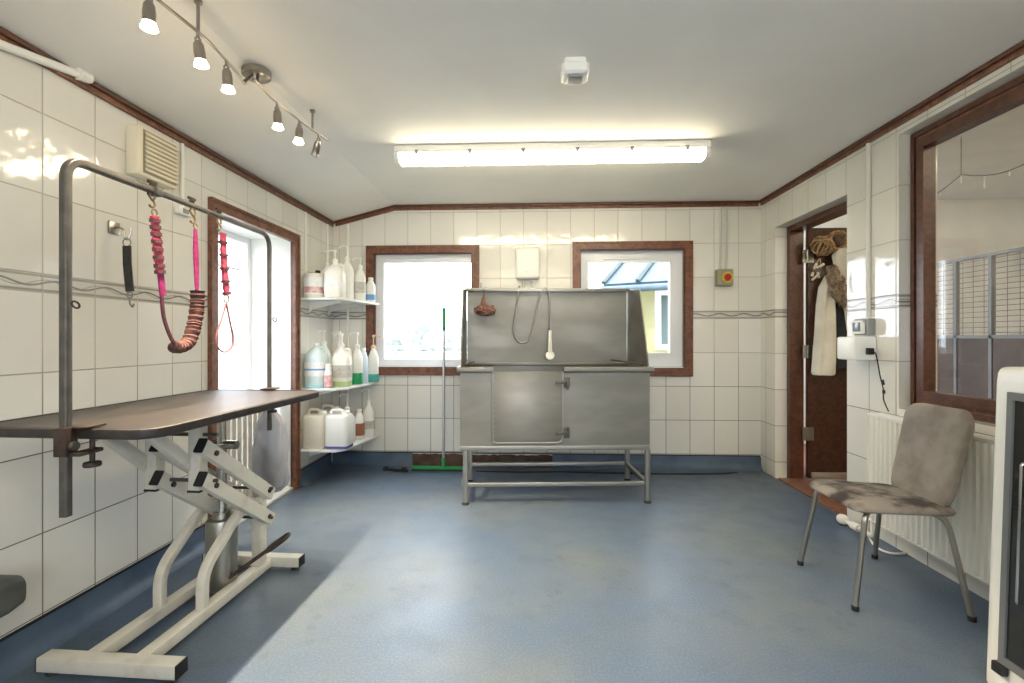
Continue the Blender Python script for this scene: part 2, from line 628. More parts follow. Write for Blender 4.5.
def ring(bm, c, r, w, nrm=(0, 1, 0), n=20, sx=1, sy=1):
    nz = Vector(nrm).normalized()
    a = nz.orthogonal().normalized()
    if abs(nz.z) < .9:
        a = Vector((0, 0, 1))
        a = (a - nz * a.dot(nz)).normalized()
    b = nz.cross(a)
    c = Vector(c)
    pts = [c + a * (r * sx * math.cos(2 * PI * i / n)) + b * (r * sy * math.sin(2 * PI * i / n)) for i in range(n)]
    rings = []
    for i, p in enumerate(pts):
        d = (p - c).normalized()
        rings.append([bm.verts.new(p + d * (w * math.cos(2 * PI * j / 8)) + nz * (w * math.sin(2 * PI * j / 8))) for j in range(8)])
    for i in range(n):
        A, Bq = rings[i], rings[(i + 1) % n]
        for j in range(8):
            bm.faces.new((A[j], A[(j + 1) % 8], Bq[(j + 1) % 8], Bq[j]))
    return bm


def wall(bm, plane, pos, thick, u0, u1, z0, z1, holes=()):
    """wall sheet with openings; plane 'x' (X=pos, u=Y) or 'y' (Y=pos, u=X); thick signed outward. reveals get material 1"""
    us = sorted({u0, u1, *[h[0] for h in holes], *[h[1] for h in holes]})
    zs = sorted({z0, z1, *[h[2] for h in holes], *[h[3] for h in holes]})

    def solid(i, j):
        if not (0 <= i < len(us) - 1 and 0 <= j < len(zs) - 1):
            return False
        u, z = (us[i] + us[i + 1]) / 2, (zs[j] + zs[j + 1]) / 2
        return not any(h[0] < u < h[1] and h[2] < z < h[3] for h in holes)

    def pt(u, z, d):
        return bm.verts.new((pos + d, u, z) if plane == 'x' else (u, pos + d, z))

    def quad(a, mi):
        bm.faces.new(a).material_index = mi
    for i in range(len(us) - 1):
        for j in range(len(zs) - 1):
            if not solid(i, j):
                continue
            a, b, c, d = us[i], us[i + 1], zs[j], zs[j + 1]
            quad([pt(a, c, 0), pt(b, c, 0), pt(b, d, 0), pt(a, d, 0)], 0)
            quad([pt(a, c, thick), pt(b, c, thick), pt(b, d, thick), pt(a, d, thick)], 2)
            for (di, dj, p, q) in ((-1, 0, (a, c), (a, d)), (1, 0, (b, c), (b, d)), (0, -1, (a, c), (b, c)), (0, 1, (a, d), (b, d))):
                if not solid(i + di, j + dj):
                    quad([pt(*p, 0), pt(*q, 0), pt(*q, thick), pt(*p, thick)], 1)
    return bm


# ================================================================== ROOM SHELL
KX = 5.6                                    # far side of the neighbouring kennel room
b = B(); box(b, XL, XR, YF, YB, -.12, 0)
struct('floor', b, M_floor, smooth=False)

# openings
def back_rect(x0, x1, y0, y1):
    a, c = P(x0, y0, Y=YB), P(x1, y1, Y=YB)
    return a.x, c.x, c.z, a.z


W1 = back_rect(367, 479, 246.5, 375)
W2 = back_rect(573, 692, 242.5, 376)
W1i = (W1[0] + .03, W1[1] - .03, W1[2] + .03, W1[3] - .03)
W2i = (W2[0] + .03, W2[1] - .03, W2[2] + .03, W2[3] - .03)
b = wall(B(), 'y', YB, .2, XL - .42, XR + .22, -.12, 2.75, [W1i, W2i])
struct('wall_back', b, [M_tb, M_paint, M_render], smooth=False)
DL = (2.75, 3.745, 0.0, 1.99)               # doorway in the left wall: Y0 Y1 Z0 Z1
b = wall(B(), 'x', XL, -.42, YF - .2, YB, -.12, 2.75, [DL])
struct('wall_left', b, [M_tl, M_paint, M_render], smooth=False)
DR = (3.27, 4.215, 0.0, 2.15)
WR = (1.05, 2.819, .80, 2.355)
b = wall(B(), 'x', XR, .21, YF - .2, YB, -.12, 2.75, [DR, WR])
struct('wall_right', b, [M_tr, M_tr, M_cream], smooth=False)
WF = (-.7, 1.6, .85, 2.1)  # opening for the added window behind the camera
b = wall(B(), 'y', YF, -.2, XL, XR, -.12, 2.75, [WF])
struct('wall_front', b, [M_paint, M_paint, M_render], smooth=False)
b = B()
prism(b, [(XL - .01, ZL - .002), (XS, ZC), (XR + .01, ZC), (XR + .01, ZC + .14), (XS, ZC + .14), (XL - .01, ZL + .14)], 1, YF, YB)
struct('ceiling', b, M_ceil, smooth=False)

# crown mouldings: two stepped brown strips
def crown(name, pts, up, inward):
    root = struct_root(name)
    for nm, d0, hh, zz in (('moulding', .018, .026, .036), ('moulding_bead', .03, .022, .012)):
        bb = B()
        pp = [Vector(p) + Vector(inward) * (d0 / 2) - Vector(up) * zz for p in pts]
        sweep(bb, pp, rect(hh, d0, .004), up=up)
        o = obj(nm, bb, M_wood if nm == 'moulding' else M_wood2, root)
    return root


crown('trim_1', [(XL, YF, ZL), (XL, YB - .03, ZL)], (0, 0, 1), (1, 0, 0))
sl = Vector((XS - XL, 0, ZC - ZL)).normalized()
crown('trim_2', [(XL + .03, YB, ZL + .008), (XS, YB, ZC), (XR - .03, YB, ZC)], (0, 0, 1), (0, -1, 0))
crown('trim_3', [(XR, YF, ZC), (XR, YB - .03, ZC)], (0, 0, 1), (-1, 0, 0))

# coved vinyl skirting
COVE = [(0, 0), (.055, 0), (.032, .012), (.015, .032), (.007, .06), (.005, SK), (0, SK)]


def coving(name, a, bq, inward):
    bb = B()
    a, bq, inw = Vector(a), Vector(bq), Vector(inward)
    loft(bb, [[p + inw * (d + .0005) + Vector((0, 0, z + .0005)) for d, z in COVE] for p in (a, bq)])
    return struct(name, bb, M_cove)


coving('baseboard_left', (XL, YF, 0), (XL, DL[0] - .04, 0), (1, 0, 0))
coving('baseboard_corner', (XL, DL[1] + .04, 0), (XL, YB - .06, 0), (1, 0, 0))
coving('baseboard_back', (XL + .002, YB, 0), (-1.13, YB, 0), (0, -1, 0))
coving('baseboard_rear', (.18, YB, 0), (XR - .002, YB, 0), (0, -1, 0))
for nm, (x0_, x1_, y0_, y1_) in (('trim_6', (XL, XL + .008, YF, DL[0] - .04)), ('trim_7', (XL, XL + .008, DL[1] + .04, YB - .06)), ('trim_8', (XL + .01, XR - .01, YB - .008, YB))):
    b = B(); box(b, x0_ + .0003, x1_ - .0003, y0_ + .0003, y1_ - .0003, SK + .001, SK + .010)
    struct(nm, b, M_black, smooth=False)
# torn-off stretch of the back skirting: bare brown board with ragged edge
b = B()
xs = [-1.13 + i * 1.31 / 36 for i in range(37)]
top = [SK - .004 - random.random() * .012 for _ in xs]
loft(b, [[Vector((x, YB - .0005, .001)), Vector((x, YB - .012 - .004 * random.random(), .001)), Vector((x, YB - .010 - .004 * random.random(), t)), Vector((x, YB - .0005, t))] for x, t in zip(xs, top)])
struct('trim_4', b, M_brownboard)
# black gap where the vinyl has lifted from the floor, right of the tub
b = B()
pts = [P(x, y, Z=.0) for x, y in ((476, 471.5), (520, 472.5), (560, 472), (600, 473), (650, 474), (690, 474.4), (725, 473.8), (738, 472.5))]
loft(b, [[Vector((p.x, p.y - w, .0005)), Vector((p.x, p.y + w, .0005)), Vector((p.x, p.y + w * .8, .006)), Vector((p.x, p.y - w * .8, .004))] for p, w in zip(pts, (.008, .02, .012, .02, .02, .022, .022, .012))])
struct('trim_5', b, M_black)

# ------------------------------------------------------------------ back windows
def rect_frame(bm, x0, x1, z0, z1, w, y0, y1):
    """mitred frame: outer rectangle, bar width w"""
    o = [(x0, z0), (x1, z0), (x1, z1), (x0, z1)]
    i = [(x0 + w, z0 + w), (x1 - w, z0 + w), (x1 - w, z1 - w), (x0 + w, z1 - w)]
    for k in range(4):
        j = (k + 1) % 4
        loft(bm, [[Vector((p[0], y0, p[1])) for p in (o[k], o[j], i[j], i[k])], [Vector((p[0], y1, p[1])) for p in (o[k], o[j], i[j], i[k])]])
    return bm


def yframe(bm, y0, y1, z0, z1, w, x0, x1, bottom=True):
    o = [(y0, z0), (y1, z0), (y1, z1), (y0, z1)]
    zb = z0 + w if bottom else z0
    i = [(y0 + w, zb), (y1 - w, zb), (y1 - w, z1 - w), (y0 + w, z1 - w)]
    for k in range(4):
        if k == 0 and not bottom:
            continue
        j = (k + 1) % 4
        loft(bm, [[Vector((x0, p[0], p[1])) for p in (o[k], o[j], i[j], i[k])], [Vector((x1, p[0], p[1])) for p in (o[k], o[j], i[j], i[k])]])
    return bm


def back_window(name, Wd, gl):
    root = struct_root(name)
    x0, x1, z0, z1 = Wd
    bb = B(); rect_frame(bb, x0, x1, z0, z1, .066, YB - .014, YB - .0005)
    rect_frame(bb, x0 - .004, x1 + .004, z0 - .004, z1 + .004, .020, YB - .022, YB - .0005)
    rect_frame(bb, x0 + .048, x1 - .048, z0 + .048, z1 - .048, .018, YB - .019, YB - .0005)
    obj('architrave', bb, M_wood, root, smooth=True, weld=False)
    bb = B(); rect_frame(bb, x0 + .031, x1 - .031, z0 + .031, z1 - .031, .043, YB + .0, YB + .04)
    obj('liner', bb, M_wood2, root, smooth=True, weld=False)
    a, c = P(gl[0], gl[2], Y=YB + .09), P(gl[1], gl[3], Y=YB + .09)
    ox0, ox1, oz0, oz1 = x0 + .062, x1 - .062, z0 + .05, z1 - .06
    bb = B()
    for d0, d1, k in ((YB + .075, YB + .15, 0), (YB + .065, YB + .075, .03)):
        o = [(ox0 + k, oz0 + k), (ox1 - k, oz0 + k), (ox1 - k, oz1 - k), (ox0 + k, oz1 - k)]
        i = [(a.x, c.z), (c.x, c.z), (c.x, a.z), (a.x, a.z)]
        if k:
            i = [(a.x + .008, c.z + .008), (c.x - .008, c.z + .008), (c.x - .008, a.z - .008), (a.x + .008, a.z - .008)]
            o = [(p[0] - .022 * sx_, p[1] - .022 * sz_) for p, (sx_, sz_) in zip(i, ((1, 1), (-1, 1), (-1, -1), (1, -1)))]
        for q in range(4):
            j = (q + 1) % 4
            loft(bb, [[Vector((p[0], d0, p[1])) for p in (o[q], o[j], i[j], i[q])], [Vector((p[0], d1, p[1])) for p in (o[q], o[j], i[j], i[q])]])
    obj('window_frame', bb, M_upvc, root, weld=False)
    bb = B(); box(bb, (a.x + c.x) / 2 - .24, (a.x + c.x) / 2 + .24, YB + .052, YB + .0645, a.z + .016, a.z + .036)
    obj('trickle_vent', bb, M_upvc, root, bevel=.003)
    bb = B(); box(bb, a.x + .001, c.x - .001, YB + .11, YB + .118, c.z + .001, a.z - .001)
    obj('pane', bb, M_glass, root, smooth=False)
    bb = B(); box(bb, x0 + .075, x1 - .075, YB + .001, YB + .0645, z0 + .0745, z0 + .082)
    obj('sill', bb, M_upvc, root, smooth=False)
    return root


back_window('window_1', W1, (384, 474, 262.5, 360))
back_window('window_2', W2, (587.4, 670, 262, 353.7))

root = struct_root('window_added')  # unseen window behind the camera, added to bring in more daylight
b = B(); rect_frame(b, WF[0], WF[1], WF[2], WF[3], .06, YF - .12, YF - .05); box(b, .07, .13, YF - .12, YF - .05, WF[2] + .06, WF[3] - .06)
obj('window_frame', b, M_upvc, root, weld=False)
b = B(); box(b, WF[0] + .061, .069, YF - .09, YF - .082, WF[2] + .061, WF[3] - .061)
obj('pane', b, M_glass, root, smooth=False)
b = B(); box(b, .131, WF[1] - .061, YF - .09, YF - .082, WF[2] + .061, WF[3] - .061)
obj('pane', b, M_glass, root, smooth=False)
# ------------------------------------------------------------------ left doorway
root = struct_root('door_1')
b = B(); yframe(b, 2.72, 3.774, 0.0, 2.02, .062, XL - .0, XL + .02, bottom=False)
yframe(b, 2.716, 3.778, 0.0, 2.024, .02, XL, XL + .028, bottom=False)
obj('architrave', b, M_wood, root, weld=False)
b = B(); yframe(b, 2.75, 3.745, 0.0, 1.99, .03, XL - .022, XL - .0005, bottom=False)
obj('liner', b, M_wood2, root, weld=False)
b = B(); box(b, XL - .42, XL + .0, 2.75, 3.745, 0.0, .022)
obj('threshold', b, M_paint, root, bevel=.004)
b = B(); yframe(b, 2.75, 3.745, .022, 1.99, .05, XL - .42, XL - .36, bottom=False)
obj('outer_frame', b, M_upvc, root, weld=False)

# white slatted dog gate standing in the doorway
M_gate = mat('weathered_white_slats', (190, 184, 172), (174, 168, 156), rough=.6, scale=12)
t = thing('dog_gate', 'white slatted gate standing in the left doorway behind the grooming table', 'gate', (XL - .17, 3.25, .022))
gx = XL - .17
for zz in (.07, .74):
    b = B(); box(b, gx - .012, gx + .012, 2.80, 3.70, zz, zz + .045)
    obj('rail', b, M_gate, t, bevel=.003)
ns = 15
for i in range(ns):
    y = 2.815 + i * (3.685 - 2.815) / (ns - 1)
    b = B(); box(b, gx + .0125, gx + .028, y - .023, y + .023, .022, .80)
    obj('slat', b, M_gate, t, bevel=.003)

# ------------------------------------------------------------------ right doorway and its open door
root = struct_root('door_2')
b = B(); yframe(b, DR[0], DR[1], 0, DR[3], .045, XR + .10, XR + .215, bottom=False)
obj('door_frame', b, M_wood2, root, weld=False)
b = B(); box(b, XR, XR + .21, DR[0] + .045, DR[1] - .045, .0, .012)
obj('threshold', b, M_kfloor, root, bevel=.003)
lx0, lx1, ly0, ly1 = XR + .235, XR + .235 + .86, DR[1] - .075, DR[1] - .035
b = B(); box(b, lx0, lx1, ly0, ly1, .02, 2.125)
leaf = obj('door_leaf', b, M_door, root, bevel=.003)
b = B(); box(b, lx0 + .02, lx1, ly0 - .035, ly0 - .0005, .03, .075)
obj('weather_bar', b, mat('weathered_bar', (150, 140, 128), rough=.7), leaf, bevel=.006)
for zz in (.34, 1.03, 1.83):
    b = B(); box(b, lx0 + .001, lx0 + .045, ly0 - .006, ly0 - .0005, zz, zz + .11)
    cyl(b, (lx0 - .008, ly0 - .010, zz), (lx0 - .008, ly0 - .010, zz + .11), .009)
    box(b, lx0 - .05, lx0 - .016, ly0 - .012, ly0 - .004, zz, zz + .11)
    obj('hinge', b, M_steel2, leaf)

# ------------------------------------------------------------------ right window onto the kennel room
root = struct_root('window_3')
wx = XR + .068
b = B(); yframe(b, WR[0], WR[1], WR[2], WR[3], .075, wx, wx + .06)
obj('window_frame', b, M_wood, root, weld=False)
b = B(); yframe(b, WR[0] + .06, WR[1] - .06, WR[2] + .06, WR[3] - .06, .05, wx - .02, wx + .045)
obj('sash', b, M_wood2, root, weld=False)
b = B(); yframe(b, WR[0] + .01, WR[1] - .01, WR[2] + .01, WR[3] - .01, .025, wx - .012, wx - .0003)
obj('bead', b, M_wood2, root, weld=False)
b = B(); box(b, wx + .02, wx + .026, WR[0] + .105, WR[1] - .105, WR[2] + .105, WR[3] - .105)
obj('pane', b, M_glass2, root, smooth=False)

# ================================================================== KENNEL ROOM beyond the right wall
KZ = 2.75
b = B(); box(b, XR + .0, KX, -.4, 5.6, -.12, -.001)
struct('floor_kennel', b, M_kfloor, smooth=False)
b = B(); box(b, XR + .21, KX, -.4, 5.6, KZ, KZ + .1)
struct('ceiling_kennel', b, M_paint, smooth=False)
b = B(); box(b, KX, KX + .15, -.4, 5.6, -.12, KZ + .1)
struct('wall_kennel_far', b, M_paint, smooth=False)
b = B(); box(b, XR + .22, KX, 5.6, 5.75, -.12, KZ + .1)
struct('wall_kennel_back', b, M_paint, smooth=False)
b = B(); box(b, XR + .21, KX, -.55, -.4, -.12, KZ + .1)
struct('wall_kennel_front', b, M_paint, smooth=False)

t = thing('kennel_pen', 'grey wire mesh kennel pen with brown lower panels behind the right-hand window', 'kennel', (3.8, 3.2, 0))
py = [4.9, 4.48, 4.15, 3.72, 3.3, 2.88, 2.46, 2.04, 1.6]
for y in py:
    b = B(); box(b, 3.785, 3.815, y - .014, y + .014, 0, 1.88)
    obj('post', b, M_penpaint, t)
b = B(); box(b, 3.78, 3.82, 1.58, 4.92, 1.88, 1.905)
obj('top_rail', b, M_penpaint, t)
b = B(); box(b, 3.785, 3.815, 1.62, 4.88, 1.20, 1.225)
obj('middle_rail', b, M_penpaint, t)
b = B()
for i in range(15):
    z = 1.245 + i * .044
    cyl(b, (3.8, 1.6, z), (3.8, 4.9, z), .003, 5)
for i in range(33):
    y = 1.62 + i * .1
    cyl(b, (3.803, y, 1.2), (3.803, y, 1.9), .0022, 5)
obj('wire_mesh', b, M_penpaint, t, weld=False)
for a, c in zip(py, py[1:]):
    b = B(); box(b, 3.79, 3.81, c + .021, a - .021, .03, 1.199)
    obj('panel', b, M_kpanel, t)
b = B(); box(b, KX - .30, KX - .04, 5.02, 5.22, 1.98, 2.22); box(b, KX - .05, KX - .0005, 5.08, 5.16, 2.05, 2.12)
solo('wall_speaker', b, M_olive, 'small dark box high on the kennel room wall seen through the right window', 'speaker', bevel=.01)

t = thing('string_lights', 'string of small fairy lights slung under the kennel room ceiling', 'string lights', (3.6, 3.4, KZ - .3))
b = B()
sp = []
for k in range(5):
    y0, y1 = 4.6 - k * .75, 4.6 - (k + 1) * .75
    for i in range(9 if k == 4 else 8):
        s = i / 8
        sp.append(Vector((3.3, y0 + (y1 - y0) * s, 2.46 - .10 * math.sin(PI * s))))
tube(b, sp, .004, 6)
w = obj('wire', b, M_zinc, t)
for i, p in enumerate(sp[::2]):
    b = B(); cyl(b, p - Vector((0, 0, .004)), p - Vector((0, 0, .035 + .03 * (i % 3))), .004, 6)
    obj('bulb', b, M_wplastic, t)
for y in (4.6, 3.85, 3.1, 2.35, 1.6, .85):
    b = B(); cyl(b, (3.3, y, 2.46), (3.3, y, KZ), .003, 5)
    obj('hanger', b, M_zinc, t)

# ================================================================== LIGHT FITTINGS
def batten(name, label, x0, x1, yc, zc, parent_group=None):
    t = thing(name, label, 'light fitting', ((x0 + x1) / 2, yc, zc), group=parent_group)
    bb = B()
    prism(bb, [(yc - .062, zc - .0005), (yc + .062, zc - .0005), (yc + .066, zc - .05), (yc - .066, zc - .05)], 0, x0, x1)
    hs = obj('housing', bb, M_wplastic, t, bevel=.006)
    bb = B()
    pr = [(yc - .060, zc - .0505), (yc + .060, zc - .0505), (yc + .056, zc - .085), (yc + .036, zc - .104), (yc - .036, zc - .104), (yc - .056, zc - .085)]
    prism(bb, pr, 0, x0 + .03, x1 - .03)
    obj('diffuser', bb, M_tube, t)
    for xa, xb in ((x0 + .002, x0 + .0295), (x1 - .0295, x1 - .002)):
        bb = B(); prism(bb, [(y, z) for y, z in pr], 0, xa, xb)
        obj('end_cap', bb, M_wplastic, t)
    n = 6
    for i in range(n):
        x = x0 + .15 + i * (x1 - x0 - .3) / (n - 1)
        bb = B(); box(bb, x - .012, x + .012, yc - .074, yc - .0665, zc - .066, zc - .036)
        obj('clip', bb, M_gplastic, t, bevel=.002)
    return t


batten('batten_light', 'long lit white fluorescent batten on the ceiling in front of the back windows', -.90, 1.12, 3.13, ZC)
batten('batten_light', 'added lit white batten on the ceiling above the camera, out of view', -.90, 1.12, -.25, ZC)  # extra batten out of view, added to brighten the room
batten('batten_light', 'added lit white batten on the kennel room ceiling, out of view', 3.5, 5.4, 2.3, KZ)  # unseen batten added to light the kennel room

batten('batten_light', 'second added lit batten on the kennel room ceiling, nearer the camera and out of view', 2.6, 5.2, 1.3, KZ)  # another unseen batten, added to lift the kennel room further

# spot track
t = thing('track_light', 'brushed steel ceiling track with six adjustable spotlights above the grooming table', 'spotlight', (-1.28, 2.18, ZC))
b = B(); lathe(b, [(0, 0), (.055, 0), (.062, -.006), (.062, -.03), (.05, -.038), (0, -.038)], (-1.285, 2.18, ZC - .001), 28)
obj('ceiling_rose', b, M_nickel, t)
RZ = 2.335
r1 = smooth_path([(-1.235, 1.28, RZ), (-1.256, 1.55, RZ), (-1.24, 1.75, RZ), (-1.254, 1.93, RZ), (-1.285, 2.09, RZ)], 8)
r2 = smooth_path([(-1.222, 2.05, RZ), (-1.228, 2.15, RZ), (-1.232, 2.24, RZ), (-1.215, 2.45, RZ), (-1.18, 2.70, RZ)], 8)
railp = r1 + r2
b = B(); tube(b, r1, .006, 10)
obj('rail', b, M_nickel, t)
b = B(); tube(b, r2, .006, 10)
obj('rail', b, M_nickel, t)
b = B(); cyl(b, (-1.282, 2.075, RZ), (-1.29, 2.165, ZC - .03), .007)
obj('support', b, M_nickel, t)
b = B(); cyl(b, (-1.224, 2.08, RZ), (-1.27, 2.165, ZC - .03), .007)
obj('support', b, M_nickel, t)
for q in ((-1.235, 1.72), (-1.207, 2.58)):
    b = B(); lathe(b, [(0, 0), (.006, 0), (.006, ZC - RZ - .013), (.014, ZC - RZ - .012), (.014, ZC - RZ - .0005), (0, ZC - RZ - .0005)], (q[0], q[1], RZ), 12)
    obj('support', b, M_nickel, t)
spots = [(-1.256, 1.525, (0, 0, -1), 1), (-1.242, 1.73, (.08, .1, -1), 1), (-1.25, 1.90, (.02, .1, -1), 1),
         (-1.232, 2.265, (.0, .1, -1), 1), (-1.214, 2.46, (.0, -.12, -1), 1), (-1.195, 2.62, (-.5, .5, -.9), 0)]
for x, y, d, on in spots:
    near = min(railp, key=lambda p: (p - Vector((x, y, RZ))).length)
    d = Vector(d).normalized()
    q = d.to_track_quat('-Z', 'Y').to_matrix().to_4x4()
    top = Vector((near.x, near.y, RZ - .03))
    bb = B(); cyl(bb, near, top, .006, 8); ball(bb, top, .012)
    stem = obj('stem', bb, M_nickel, t)
    mt = Matrix.Translation(top) @ q
    bb = B(); lathe(bb, [(0, -.004), (.010, -.004), (.017, -.016), (.0195, -.045), (.0185, -.065), (.021, -.074), (.019, -.074), (.017, -.070), (0, -.069)], (0, 0, 0), 20, mt)
    hd = obj('spot_head', bb, M_nickel, t)
    bb = B(); lathe(bb, [(0, -.0695), (.016, -.0705), (.0235, -.088), (.025, -.093), (.018, -.097), (0, -.098)], (0, 0, 0), 20, mt)
    obj('lamp_face', bb, M_lamp if on else M_gplastic, hd)
    if on:
        L = bpy.data.lights.new('spot_lamp', 'SPOT')
        L.energy = 40
        L.color = (1, .82, .60)
        L.spot_size = R(88)
        L.spot_blend = .7
        L.shadow_soft_size = .01
        lo = bpy.data.objects.new('spot_lamp', L)
        C.objects.link(lo)
        lo.location = top + d * .118
        lo.rotation_euler = (d + Vector((.30, 0, 0))).to_track_quat('-Z', 'Y').to_euler()

# detector on the ceiling
t = thing('motion_sensor', 'white square alarm sensor on the ceiling with a grey grille', 'sensor', (.19, 2.19, ZC))
b = B(); rloft(b, [(.19, 2.19, ZC - .0005, .10, .10, .015), (.19, 2.19, ZC - .02, .10, .10, .015), (.19, 2.19, ZC - .03, .125, .125, .02), (.19, 2.19, ZC - .062, .12, .12, .02), (.19, 2.19, ZC - .072, .10, .10, .02)])
obj('body', b, M_wplastic, t)
b = B(); rloft(b, [(.19, 2.19, ZC - .0725, .075, .075, .01), (.19, 2.19, ZC - .078, .065, .065, .01)])
obj('grille', b, M_gplastic, t)

# ================================================================== LEFT WALL FITTINGS
t = thing('extractor_vent', 'cream louvred extractor vent box high on the left wall', 'vent', (XL, 2.27, 1.96))
b = B(); box(b, XL + .0005, XL + .06, 2.15, 2.40, 1.965, 2.195)
obj('housing', b, M_cplastic, t, bevel=.006)
b = B(); box(b, XL + .0605, XL + .0625, 2.18, 2.39, 1.98, 2.185)
obj('grille_back', b, mat('vent_gap_shade', (170, 160, 136), rough=.7), t)  # darker panel colour stands in for shade between the louvres
for i in range(9):
    z = 1.985 + i * .021
    b = B(); box(b, -.003, .003, 2.185, 2.385, -.0085, .0085, mtx=Matrix.Translation((XL + .0715, 0, z + .01)) @ Matrix.Rotation(R(-25), 4, 'Y'))
    obj('louvre', b, M_cplastic, t, smooth=False)


def conduit(name, label, pts, r=.009, m=M_wplastic, rad=.03):
    bb = B(); tube(bb, fillet(pts, rad), r, 10)
    return solo(name, bb, m, label, 'conduit')


conduit('cable_conduit', 'thin white conduit running down from the moulding beside the cream vent', [(XL + .010, 2.50, ZL - .05), (XL + .010, 2.50, 1.90)], .0095)
t = thing('pull_switch', 'small white switch box on the left wall under the conduit', 'switch', (XL, 2.50, 1.87))
b = B(); box(b, XL + .0005, XL + .03, 2.455, 2.545, 1.86, 1.899)
obj('body', b, M_wplastic, t, bevel=.004)
b = B(); box(b, XL + .0305, XL + .034, 2.48, 2.52, 1.868, 1.892)
obj('rocker', b, M_gplastic, t)
conduit('cable_conduit', 'thin white conduit on the left wall dropping to the top shelf beside the doorway', [(XL + .010, 3.90, ZL - .05), (XL + .010, 3.90, 1.552)], .009)
conduit('cable_conduit', 'white conduit on the left wall just before the back corner', [(XL + .010, 4.33, ZL - .05), (XL + .010, 4.33, 1.552)], .008)
conduit('cable_conduit', 'white conduit in the back corner dropping past the three shelves', [(-1.745, YB - .010, ZL - .02), (-1.745, YB - .010, .44)], .011)
t = thing('waste_pipe', 'white pipe with rounded end running along the top of the left wall', 'pipe', (XL, 1.5, 2.2))
b = B(); tube(b, [(XL + .024, .6, 2.045), (XL + .024, 1.89, 2.284)], .016, 14)
obj('pipe', b, M_wplastic, t)
b = B(); cyl(b, (XL + .027, 1.885, 2.283), (XL + .027, 1.925, 2.290), .025, 16); ball(b, (XL + .027, 1.93, 2.291), .025)
obj('end_cap', b, M_wplastic, t)

# wall hook with its hanging strap
t = thing('wall_hook', 'steel hook on a square plate on the left wall holding the charcoal strap', 'hook', (XL, 1.98, 1.64))
hk = P(113, 228, X=XL)
b = B(); box(b, XL + .0005, XL + .008, hk.y - .028, hk.y + .028, hk.z - .028, hk.z + .028)
obj('plate', b, M_nickel, t, bevel=.002)
b = B(); tube(b, smooth_path([(XL + .008, hk.y, hk.z), (XL + .03, hk.y, hk.z + .002), (XL + .046, hk.y + .005, hk.z - .012), (XL + .048, hk.y + .006, hk.z - .04), (XL + .058, hk.y + .008, hk.z - .05), (XL + .070, hk.y + .012, hk.z - .03), (XL + .072, hk.y + .014, hk.z + .0)], 6), .0045, 8)
obj('hook', b, M_nickel, t)
hx, hy, hz = XL + .058, hk.y + .008, hk.z - .06
t = thing('lead_strap', 'short charcoal webbing strap hanging from the hook on the left wall', 'strap', (hx, hy, hz - .3))
b = B(); ring(b, (hx, hy, hz - .004), .018, .003, (0, 1, 0))
obj('ring', b, M_nickel, t)
b = B(); sweep(b, [(hx, hy, hz - .02), (hx + .002, hy, hz - .1), (hx + .006, hy + .006, hz - .2), (hx + .008, hy + .008, hz - .225)], rect(.034, .010, .002), up=(1, .15, 0))
obj('strap', b, M_strap, t)
b = B(); ring(b, (hx + .008, hy + .008, hz - .24), .014, .003, (0, 1, 0)); tube(b, smooth_path([(hx + .008, hy + .008, hz - .254), (hx + .008, hy + .008, hz - .28), (hx + .02, hy + .008, hz - .295), (hx + .026, hy + .008, hz - .28)], 5), .004, 8)
obj('snap_hook', b, M_nickel, t)

# grey appliance end low at the left wall
t = thing('blaster_dryer', 'olive grey plastic box fixed low on the left wall at the edge of the photo', 'dryer', (XL, 1.3, .1))
mtx = Matrix.Translation((XL + .10, 1.36, .345)) @ Matrix.Rotation(R(90), 4, 'X')
b = B(); rloft(b, [(0, 0, -.205, .13, .085, .03), (0, 0, -.195, .15, .10, .03), (0, 0, -.15, .155, .12, .03), (0, 0, .35, .16, .13, .03)], mtx=mtx)
obj('body', b, M_olive, t)
b = B(); box(b, XL + .0005, XL + .021, 1.2, 1.5, .29, .40)
obj('wall_bracket', b, M_zinc, t)

# ================================================================== GROOMING TABLE
TX0, TX1, TY0, TY1, TZ = -1.755, -1.128, 1.41, 2.51, .921
t = thing('grooming_table', 'hydraulic dog grooming table with brown rubber top and off-white lifting frame', 'grooming table', (-1.455, 2.02, 0))
tcx, tcy = (TX0 + TX1) / 2, (TY0 + TY1) / 2
b = B(); rloft(b, [(tcx, tcy, TZ - .022, TX1 - TX0 - .012, TY1 - TY0 - .012, .07), (tcx, tcy, TZ, TX1 - TX0 - .012, TY1 - TY0 - .012, .07)], 8)
obj('tabletop', b, M_rubber, t)
b = B()
for hh, o in ((1, 0),):
    outer = [Vector((tcx + a, tcy + c, 0)) for a, c in rrect(TX1 - TX0, TY1 - TY0, .076, 8)]
    prof = [(0.0, -.028), (.006, -.030), (.012, -.026), (.014, -.012), (.012, .0), (.005, .0035), (-.004, .003), (-.006, .0005), (-.006, -.024)]
    n = len(outer)
    rings = []
    for i in range(n):
        p = outer[i]
        tg = (outer[(i + 1) % n] - outer[i - 1]).normalized()
        nn = Vector((tg.y, -tg.x, 0))
        rings.append([b.verts.new(p + nn * (q[0] - .008) + Vector((0, 0, TZ + q[1]))) for q in prof])
    for i in range(n):
        A, Q = rings[i], rings[(i + 1) % n]
        for j in range(len(prof)):
            k = (j + 1) % len(prof)
            b.faces.new((A[j], A[k], Q[k], Q[j]))
obj('edge_trim', b, M_edge, t)
WMt = M_white_metal
LXs = (-1.575, -1.385)
FY0, FY1 = 1.635, 2.45
